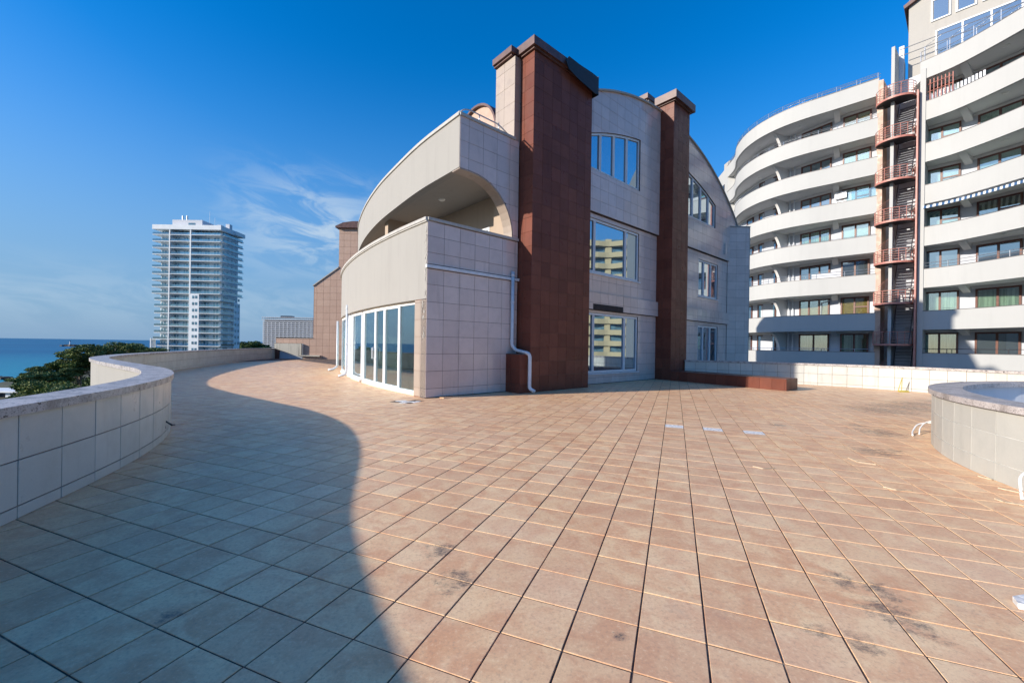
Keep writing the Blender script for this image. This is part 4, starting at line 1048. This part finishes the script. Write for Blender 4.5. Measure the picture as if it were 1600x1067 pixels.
g = G(); g.box(cA+cu*.36-cn_*1.6+Vector((0, 0, -2)), cu*(cL-.3), -cn_*.2, (0, 0, 25)); g.obj('stair_back_wall', M['aptgrey'], esc)
g = G(); g.box(cA+cu*.84+cn_*.25+Vector((0, 0, -2)), cu*.20, -cn_*2.0, (0, 0, 27.0)); g.obj('fin_wall', M['apt'], esc)
for k in range(7):
    z = 1.98+3.13*k
    a_, b_ = cL*.45+.06, .98
    el = [cm+cu*(a_*math.cos(PI*q/24))*-1+cn_*(b_*math.sin(PI*q/24)) for q in range(25)]
    g = G(); g.prism([p+Vector((0, 0, z)) for p in el]+[cB-cn_*.6+Vector((0, 0, z)), cA-cn_*.6+Vector((0, 0, z))], (0, 0, .07)); ld = g.obj('landing', M['darkmetal'], esc)
    P2 = [Vector((p.x, p.y)) for p in el]
    g = G(); ribbon(g, P2, -.012, .03, z-.03, z+.12); g.obj('landing_fascia', M['salmon'], ld)
    g = G()
    for hh in (.30, .47, .64, .81, 1.02): g.tube([(p.x, p.y, z+hh) for p in P2], .014 if hh < 1 else .022, 5)
    for q in range(0, 25, 3): g.tube([(P2[q].x, P2[q].y, z+.1), (P2[q].x, P2[q].y, z+1.02)], .02, 5)
    g.obj('landing_rail', M['salmon'], ld)
    # flight below this landing
    g = G(); ns = 12
    for q in range(ns):
        zz = z-3.13+.25+q*(3.13-.3)/ns; dd = .75-q*.16
        g.box(cA+cu*1.18+cn_*dd+Vector((0, 0, zz)), cu*.92, -cn_*.24, (0, 0, .04))
    g.obj('stair_treads', M['tread'], esc, kind='stuff'); g = G()
    for xx in (1.13, 2.11):
        o = cA+cu*xx; g.prism([o+cn_*.95+Vector((0, 0, z-3.05)), o+cn_*.80+Vector((0, 0, z-3.05)), o-cn_*1.15+Vector((0, 0, z)), o-cn_*1.0+Vector((0, 0, z))] if False else
                        [o+cn_*.95+Vector((0, 0, z-3.05)), o-cn_*1.05+Vector((0, 0, z-.05)), o-cn_*1.05+Vector((0, 0, z+.15)), o+cn_*.95+Vector((0, 0, z-2.8))], cu*.04)
    g.obj('stair_flight', M['darkmetal'], esc)
    g = G(); g.box(cA+cu*1.25-cn_*.9+Vector((0, 0, z+.1)), cu*.8, -cn_*.2, (0, 0, .75)); g.obj('pale_panel', M['hotelw'], ld)
    g = G()
    for hh in range(6): g.tube([cA+cu*.34+cn_*.75+Vector((0, 0, z-2.6+hh*.17)), cA+cu*.75-cn_*1.0+Vector((0, 0, z-1.7+hh*.17))], .016, 5)
    g.obj('stair_rail', M['salmon'], esc)
# air conditioners
for i, (x, y, z, lab) in enumerate([(28.0, 35.15, TK[4]+.75, 'white air conditioner fixed high beside the fifth floor window, upper of two'), (28.0, 35.15, TK[4]-.02, 'white air conditioner behind the balcony band, lower of two'), (31.9, 30.6, TK[6]+.7, 'white air conditioner behind the salmon slatted screen')]):
    r_ = empty('air_conditioner', lab, 'air conditioner', 'air conditioners on the apartment block'); a = Vector((x, y, z)); u = Vector((.66, -.75, 0)); n = Vector((-.75, -.66, 0))
    g = G(); g.box(a-u*.4, u*.8, -n*.3, (0, 0, .56)); g.obj('casing', M['white'], r_)
    g = G(); c = a-u*.12+n*.01+Vector((0, 0, .28))
    for rr in (.22, .15, .08): g.tube([c+u*rr*math.cos(2*PI*q/18)+Vector((0, 0, rr*math.sin(2*PI*q/18))) for q in range(18)], .012, 4, closed=True)
    g.obj('fan_grille', M['darkmetal'], r_)

# ================================================================== FAR BUILDINGS
tw = empty('apartment_tower', 'tall white apartment tower with rows of balconies standing by the sea', 'tower')
def tower():
    X0, X1, Ya, Yb = -163.0, -135.5, 190.0, 203.5; zt = 53.5; fh = 3.02
    M_ = M
    g = G(); g.bx(X0-2.0, X1-1.2, Ya+2.0, Yb, -20, zt-1.2); g.obj('tower_core', M_['towerw'], tw)
    zs = [zt-2.9-fh*k for k in range(24)]
    winb = None
    def win(x, y, z, w_, h_, along='x'):
        nonlocal winb
        if winb is None:
            g = G(); g.bx(-.5, .5, -.5, .5, 0, 1); winb = g.obj('window', M_['towerb'], tw); o = winb
        else: o = winb.copy(); C.objects.link(o); o.parent = tw
        o.location = (x, y, z); o.scale = (w_, .12, h_) if along == 'x' else (.12, w_, h_)
    for k, z in enumerate(zs):
        if z < -20: break
        low = k >= 10
        xl = X0-4.0 if k < 17 else X0-2.5
        if k == 16: xl = X0-4.5
        xr = X1+.6 if k < 11 else X1-0.1
        g = G(); g.bx(xl+(1.2 if low else 0), X1, Ya-.6, Ya+2.2, z-.26, z)
        if not low: g.bx(X1, X1+1.2, Ya-.0, Yb+(.6), z-.26, z)
        else: g.bx(X1-1, X1+.6, Ya, Ya+9.0, z-.26, z)
        g.bx(xl+(1.2 if low else 0), X0, Ya+2, Ya+9, z-.26, z)
        sl = g.obj('balcony', M_['towerw'], tw)
        g = G(); g.bx(xl+(1.3 if low else .1), X0+3.6, Ya-.55, Ya-.5, z, z+1.0)
        segs = [(X0+4.2, X0+13.2), (X0+14, X1)] if not low else [(X0+4.2, X0+13.2), (X0+18, X1)]
        for a, b in segs: g.bx(a, b, Ya-.45, Ya-.4, z, z+1.0)
        if not low: g.bx(X1+1.1, X1+1.15, Ya, Yb, z, z+1.0)
        else: g.bx(X1+.5, X1+.55, Ya, Ya+9, z, z+1.0)
        g.obj('balustrade', M_['clear2'], sl, kind='stuff')
        y = Ya+1.95
        for x in (X0-1.2, X0+0.1, X0+1.9, X0+3.0): win(x, y, z, .75, 2.0)
        for x in (X0+5.0, X0+6.3, X0+9, X0+10.2, X0+12.2): win(x, y, z, .8, 2.1)
        if low:
            win(X0+15.2, Ya-.62, z+.7, .8, 1.3); win(X0+16.6, Ya-.62, z+.7, .8, 1.3)
        else: win(X0+15.4, y, z, .8, 2.1); win(X0+16.6, y, z, .8, 2.1)
        win(X0+18.9, y, z, .9, 2.1); win(X0+20.2, y, z, .9, 2.1); win(X0+23.2, y, z, .8, 2.1); win(X0+24.6, y, z, .8, 2.1)
        if k % 2: win(X0+7.7, Ya-.35, z, .8, .8)
        if low:
            win(X1+.02, Ya+10.5, z+.7, 1.1, 1.3, 'y'); win(X1+.02, Ya+12.6, z+.7, 1.2, 1.3, 'y'); win(X1-1.15, Ya+5, z, 3, 2.3, 'y')
        else:
            for yy in (3.2, 6, 9, 12): win(X1-1.15, Ya+yy, z, 1.1, 2.1, 'y')
    g = G(); g.bx(X0+3.7, X0+4.2, Ya-.62, Ya+2, -20, zt); g.bx(X0+13.3, X0+13.9, Ya-.62, Ya+2, zs[9]-.2, zt)
    g.bx(X0+13.3, X0+17.9, Ya-.62+.05, Ya+2, -20, zs[9]-.2); g.bx(X1-2, X1, Ya+9.2, Yb+.1, -20, zs[10]-.3); g.bx(X0-4.4, X0-4.0, Ya-.62, Ya+2, -20, zs[16]+.2)
    g.obj('cross_wall', M_['towerw'], tw)
    g = G(); g.bx(X0-4.0, X1+.3, Ya-.8, Yb+1.4, zt-.6, zt+1.5); g.bx(X1+.3, X1+1.3, Ya+8, Yb+1.4, zt-.6, zt+1.2); g.obj('roof_slab', M_['towerw'], tw)
    for bb in ((X0+3, X0+17, Ya+2, Ya+12, zt+1.5, zt+4.6), (X0+21, X0+23, Ya+6, Ya+8, zt+1.5, zt+3.6), (X0+25.2, X0+27, Ya+6, Ya+8, zt+1.5, zt+4.0)):
        g = G(); g.bx(*bb); g.obj('roof_plant', M_['hotelw'], tw)
    g = G()
    for x in (5.5, 7.6): g.tube([(X0+x, Ya+5, zt+4.6), (X0+x, Ya+5, zt+7.4)], .35, 8)
    g.tube([(X0+17.5, Ya+6, zt+4), (X0+17.5, Ya+6, zt+10)], .07, 5); g.tube([(X0+20, Ya+6, zt+1.5), (X0+20, Ya+6, zt+7)], .06, 5)
    g.obj('roof_mast', M_['metal'], tw)
    for k in range(3): win(X0+11+k*1.1, Ya+1.93, zt+2.2, .8, 1.0)
tower()

hotel = empty('hotel_building', 'wide grey hotel slab with striped floors beyond the beige annex', 'building')
X0, X1, Ya = -378.0, -262.0, 620.0
g = G(); g.bx(X0+2, X1, Ya+1.5, Ya+16, -20, 36); g.obj('hotel_core', M['hoteld'], hotel)
zf = 31.5; k = 0
while zf > -20:
    g = G(); g.bx(X0, X1, Ya, Ya+2, zf, zf+1.35); g.obj('hotel_floor_band', M['hotelw'], hotel); zf -= 3.05; k += 1
g = G()
for i in range(20): g.bx(X0+1+i*6, X0+1.5+i*6, Ya+.2, Ya+1.9, -20, 31.5)
g.obj('hotel_pier', M['hotelw'], hotel, kind='stuff')
g = G(); g.bx(X0-1, X1, Ya-1, Ya+16, 34.4, 35.3); g.bx(X0-1, X1, Ya-1, Ya+16, 38.2, 38.8)
for i in range(40): g.bx(X0-.5+i*3, X0-.1+i*3, Ya-.6, Ya, 35.3, 40.0)
g.obj('hotel_roof_frame', M['hotelw'], hotel); g = G(); g.bx(X0+26, X0+42, Ya+2, Ya+12, 38.8, 41.5); g.obj('hotel_roof_plant', M['hoteld'], hotel)

pav = empty('beach_pavilion', 'low white beach pavilion with dark openings below the trees', 'building')
g = G(); g.bx(-215, -176.5, 148, 158, -18.2, -17.6); g.obj('pavilion_roof', M['towerw'], pav)
g = G()
for x in range(-214, -176, 5): g.bx(x, x+1.8, 149, 157, -21, -18.2)
g.obj('pavilion_pier', M['towerw'], pav); g = G(); g.bx(-214, -178, 150, 156, -21, -18.25); g.obj('pavilion_interior', M['hoteld'], pav)
car = empty('beach_canopy', 'teal beach canopy beside the trees at the left edge', 'canopy')
g = G(); g.prism([(-128, 106, -15.6), (-124.5, 105.5, -15.6), (-126.2, 106, -14.3)], (0, 3, 0)); g.obj('canopy_cloth', M['teal'], car); g = G(); g.tube([(-126.2, 107, -20), (-126.2, 107, -15.5)], .08, 6); g.obj('canopy_pole', M['white'], car)

# ground, sea, breakwater, islet
coast = [(-246, 196), (-300, 270), (-470, 445), (-900, 900), (-1400, 1950), (-5000, 7000), (3000, 9000), (3000, -300), (-420, -300), (-330, 60), (-262, 165)]
g = G(); g.prism([(x, y, -22) for x, y in coast], (0, 0, 2.0)); g.obj('ground', M['land'], kind='structure')
g = G(); g.add([(-90000, -4000, -20.6), (60000, -4000, -20.6), (60000, 95000, -20.6), (-90000, 95000, -20.6)], [(0, 1, 2, 3)]); g.obj('sea', M['sea'], kind='structure')
random.seed(9)
def rocks(name, pts, wd, ht, label=None, kind='structure'):
    g = G()
    for (x0, y0), (x1, y1) in zip(pts, pts[1:]):
        n = int(math.hypot(x1-x0, y1-y0)/(wd*.45))+1
        for k in range(n):
            t = k/n; c = Vector((x0+(x1-x0)*t+random.uniform(-wd, wd)*.3, y0+(y1-y0)*t+random.uniform(-wd, wd)*.3, -20.9)); a = random.uniform(0, 3); q = wd*random.uniform(.4, .8)
            g.prism([c+Vector((q*math.cos(a+j*1.26), q*math.sin(a+j*1.26), 0)) for j in range(5)], (0, 0, ht*random.uniform(.5, 1)))
    return g.obj(name, M['rock'], kind=kind, label=label)
rocks('breakwater', [(-380, 236), (-262, 219)], 3.0, 1.9)
rocks('breakwater', [(-1350, 1240), (-1235, 1190)], 12, 6)
lh = empty('lighthouse', 'tiny white lighthouse on the far breakwater', 'lighthouse')
g = G(); g.tube([(-1318, 1222, -16), (-1318, 1222, -6)], [2.0, 1.5], 10); g.obj('lighthouse_shaft', M['towerw'], lh); g = G(); g.tube([(-1318, 1222, -6), (-1318, 1222, -3)], [1.3, .6], 8); g.obj('lantern', M['hoteld'], lh)

# ================================================================== TREES
def leaf_clump(g, c, rx, rz, n, size, rnd):
    for _ in range(n):
        while True:
            x, y, z = (rnd.uniform(-1, 1) for _ in range(3))
            if x*x+y*y+z*z <= 1: break
        l = math.sqrt(x*x+y*y+z*z)+1e-6; q = .55+.45*l; k = q/l*l**.5 if l > .2 else 1
        p = Vector((c[0]+x*k*rx, c[1]+y*k*rx, c[2]+z*k*rz)); s = size*rnd.uniform(.6, 1.4)
        a = Vector((rnd.uniform(-1, 1), rnd.uniform(-1, 1), rnd.uniform(-.5, .5))).normalized(); b = a.cross(Vector((rnd.uniform(-1, 1), rnd.uniform(-1, 1), rnd.uniform(-1, 1)))).normalized()
        b_ = len(g.v); g.v += [tuple(p-a*s), tuple(p+b*s*.55), tuple(p+a*s), tuple(p-b*s*.55)]; g.f.append((b_, b_+1, b_+2, b_+3))
def tree(x, y, ztop, kind, rad, label, group, mat, seed, name='pine_tree'):
    rnd = random.Random(seed); zb = -20.0; H = ztop-zb
    root = empty(name, label, 'tree', group, (x, y, zb))
    g = G(); lean = rnd.uniform(-.04, .04); pts = [(lean*H*t*t*2+rnd.uniform(-.1, .1), rnd.uniform(-.1, .1), H*.86*t) for t in (0, .2, .4, .6, .8, 1)]
    g.tube(pts, [.42, .36, .32, .26, .2, .1], 8); ends = []
    if kind == 'umbrella':
        nb = 20
        for k in range(nb):
            a = 2.4*k+rnd.uniform(-.3, .3); f = rnd.uniform(.5, .98); z0 = H*.86*min(.97, f*.9+.02); L_ = rad*rnd.uniform(.35, 1.0)*(1.05-.35*abs(f-.8))
            e = Vector((math.cos(a)*L_, math.sin(a)*L_, H*(.66+.30*f)+rnd.uniform(-.4, .3))); b0 = Vector((lean*H*2*f*f, 0, z0))
            g.tube([b0, b0.lerp(e, .5)+Vector((0, 0, -.2)), e], [.13, .08, .04], 5); ends.append((e, rnd.uniform(.26, .42)*rad, rnd.uniform(.08, .14)*rad))
    elif kind == 'bushy':
        for k in range(26):
            a = 2.4*k; f = rnd.uniform(.25, .98); L_ = rad*rnd.uniform(.5, 1.0)*math.sqrt(max(.08, 1-((f-.45)/.6)**2)); e = Vector((math.cos(a)*L_, math.sin(a)*L_, H*f)); b0 = Vector((0, 0, H*f*.8))
            g.tube([b0, e], [.12, .05], 5); ends.append((e, rnd.uniform(.28, .42)*rad, rnd.uniform(.2, .3)*rad))
        ends.append((Vector((0, 0, H*.9)), rad*.4, rad*.3))
    g.obj('trunk', M['bark'], root)
    g = G()
    for e, r1, r2 in ends: leaf_clump(g, e, r1, r2, 420, .19 if y < 100 else .24 if y < 200 else .5, rnd)
    g.obj('crown', mat, root)
GR = 'trees between the terrace and the sea'
def at(px, Y): return (px-800)/640*Y
TL = [(178, 118, 1.2, 'umbrella', 6.6, 'leaf1', 'tall flat topped umbrella pine rising to the horizon'),
      (148, 122, .4, 'umbrella', 6.0, 'leaf2', 'umbrella pine just left of the tallest flat topped one'),
      (126, 120, -2.3, 'umbrella', 5.6, 'leaf1', 'dark pine with bare trunk left of the flat topped pines'),
      (98, 116, -6.0, 'umbrella', 5.6, 'leaf1', 'lower dark pine above the bright bushy tree'),
      (75, 112, -8.2, 'umbrella', 4.8, 'leaf2', 'leftmost high pine at the edge of the sea'),
      (212, 150, -1.0, 'umbrella', 8.0, 'leaf1', 'small flat pine next to the white tower'),
      (232, 160, -2.6, 'umbrella', 6.0, 'leaf3', 'low dark crown touching the foot of the white tower'),
      (82, 86, -7.9, 'bushy', 5.6, 'leaf2', 'bright olive green bushy tree at the front'),
      (58, 88, -10.6, 'bushy', 4.6, 'leaf2', 'bushy olive tree beside the teal canopy'),
      (50, 100, -9.0, 'bushy', 3.8, 'leaf3', 'dark round tree left of the pines'),
      (112, 84, -8.6, 'bushy', 4.6, 'leaf3', 'dark green bush right of the bright bushy tree'),
      (138, 88, -8.6, 'bushy', 5.0, 'leaf3', 'dense dark tree against the white outer wall'),
      (62, 108, -7.0, 'umbrella', 4.6, 'leaf1', 'low umbrella pine directly left of the lower dark pine'),
      (112, 118, -4.0, 'umbrella', 5.2, 'leaf2', 'umbrella pine halfway up the slope of crowns'),
      (30, 84, -13.0, 'bushy', 3.0, 'leaf2', 'small tree nearest the left edge'),
      (165, 130, -10, 'bushy', 6.0, 'leaf3', 'dark understorey tree below the flat topped pines'),
      (128, 135, -11.5, 'bushy', 6.0, 'leaf3', 'dark understorey tree behind the bare trunks'),
      (392, 330, 1.6, 'bushy', 9.0, 'leaf3', 'round dark tree between the white tower and the hotel'),
      (405, 335, -1.0, 'bushy', 8.0, 'leaf3', 'lower dark tree right beside the hotel'),
      (382, 320, -2.6, 'bushy', 6.0, 'leaf3', 'small dark tree just right of the white tower'),
      (418, 330, -3.0, 'bushy', 6.0, 'leaf3', 'small dark tree above the end of the sea side wall')]
for i, (px, Y, zt_, kd, rad, mt, lab) in enumerate(TL):
    tree(at(px, Y), Y, zt_, kd, rad, lab, GR, M[mt], 40+i)

# ================================================================== SMALL THINGS
def hose(pts, r, label, n=8):
    P = [Vector(p) for p in pts]; P = [P[0]*2-P[1]]+P+[P[-1]*2-P[-2]]; out = []
    for i in range(1, len(P)-2):
        a, b, c, d = P[i-1:i+3]
        for k in range(8):
            t = k/8; out.append(0.5*((2*b)+(c-a)*t+(2*a-5*b+4*c-d)*t*t+(3*b-a-3*c+d)*t**3))
    out.append(P[-2]); g = G(); g.tube(out, r, 8)
    tag(g.obj('hose', M['hose'], smooth=True), label, 'hose', 'white hoses by the basin')
hose([(7.36, 7.50, .012), (7.58, 7.72, .05), (7.88, 7.90, .15), (8.19, 7.83, .20)], .014, 'white hose looping onto the floor at the far side of the basin, nearer strand')
hose([(7.60, 7.62, .012), (7.78, 7.78, .10), (8.0, 7.88, .19), (8.21, 7.84, .24)], .012, 'white hose at the far side of the basin, upper shorter strand')
hose([(5.38, 4.30, .01), (5.40, 4.33, .12), (5.46, 4.38, .22), (5.58, 4.42, .27), (5.72, 4.46, .30)], .014, 'white bent hose leaning on the basin at the right edge')
SG = 'wood slivers on the tiles'
def sliver(a, b, label, wd=.018, bend=None, mat='wood', h=.012):
    pts = [Vector((*a, .001)), Vector((*b, .001))] if bend is None else [Vector((*a, .001)), Vector((*bend, .001)), Vector((*b, .001))]
    g = G()
    for p, q_ in zip(pts, pts[1:]):
        d = (q_-p).normalized(); s_ = Vector((-d.y, d.x, 0))*wd/2; g.prism([p-s_, q_-s_*.6, q_+s_*.6, p+s_], (0, 0, h))
    tag(g.obj('wood_sliver', M[mat]), label, 'sliver', SG)
sliver((4.87, 5.90), (4.97, 5.57), 'bent pale sliver farthest from the basin, of the large ones', bend=(4.82, 5.68))
sliver((3.2, 5.40), (3.44, 5.32), 'thin pale sliver in the middle of the floor', bend=(3.27, 5.30), wd=.012)
sliver((4.25, 4.66), (4.46, 4.55), 'angled pale sliver between the floor centre and the basin', bend=(4.30, 4.56), wd=.014)
sliver((5.84, 5.11), (5.86, 4.98), 'short pale sliver close to the basin foot', wd=.02)
sliver((5.58, 4.68), (5.66, 4.48), 'long pale sliver beside the bent hose', wd=.03)
sliver((5.14, 4.33), (5.30, 4.10), 'jagged pale sliver nearest the right edge', wd=.03, bend=(5.12, 4.24))
g = G(); c = Vector((3.12, 2.49, .002)); g.prism([c+Vector(v) for v in ((-.03, -.01, 0), (.02, .06, 0), (.16, .09, 0), (.22, .02, 0), (.12, -.07, 0), (.03, -.05, 0))], (.01, .01, .03))
tag(g.obj('tile_shard', M['screed']), 'pale blue white shard lying at the right edge of the floor', 'shard')
g = G(); a = Wd(.28, .12, .001); g.prism([a, a+E1*.62+NO*.03, a+E1*.60+NO*.2, a+E1*.06+NO*.17], (0, 0, .02)); g.obj('tile_shard', M['floor'], label='flat terracotta shard at the foot of the grey corner wall', cat='shard')
g = G(); g.prism([(14.75, 15.62, .001), (15.05, 15.58, .001), (15.0, 15.45, .001), (14.7, 15.5, .001)], (0, 0, .06)); g.tube([(14.86, 15.75, 0), (14.88, 15.6, .55)], .012, 5); g.tube([(14.95, 15.7, 0), (14.88, 15.6, .55)], .012, 5)
tag(g.obj('floor_stand', plain('yellow plastic', (.45, .38, .08), .5)), 'small yellow based wire stand by the white far wall', 'stand')
g = G(); g.tube([Vector((-5.60, 6.55, .30)), Vector((-5.50, 6.50, .28)), Vector((-5.42, 6.55, .20)), Vector((-5.52, 6.72, .17))], .014, 6); g.tube([Vector((-5.50, 6.50, .28)), Vector((-5.47, 6.48, .16))], .012, 6)
tag(g.obj('cable_stub', M['darkmetal']), 'black cable stub sticking out of the wavy white wall', 'cable')
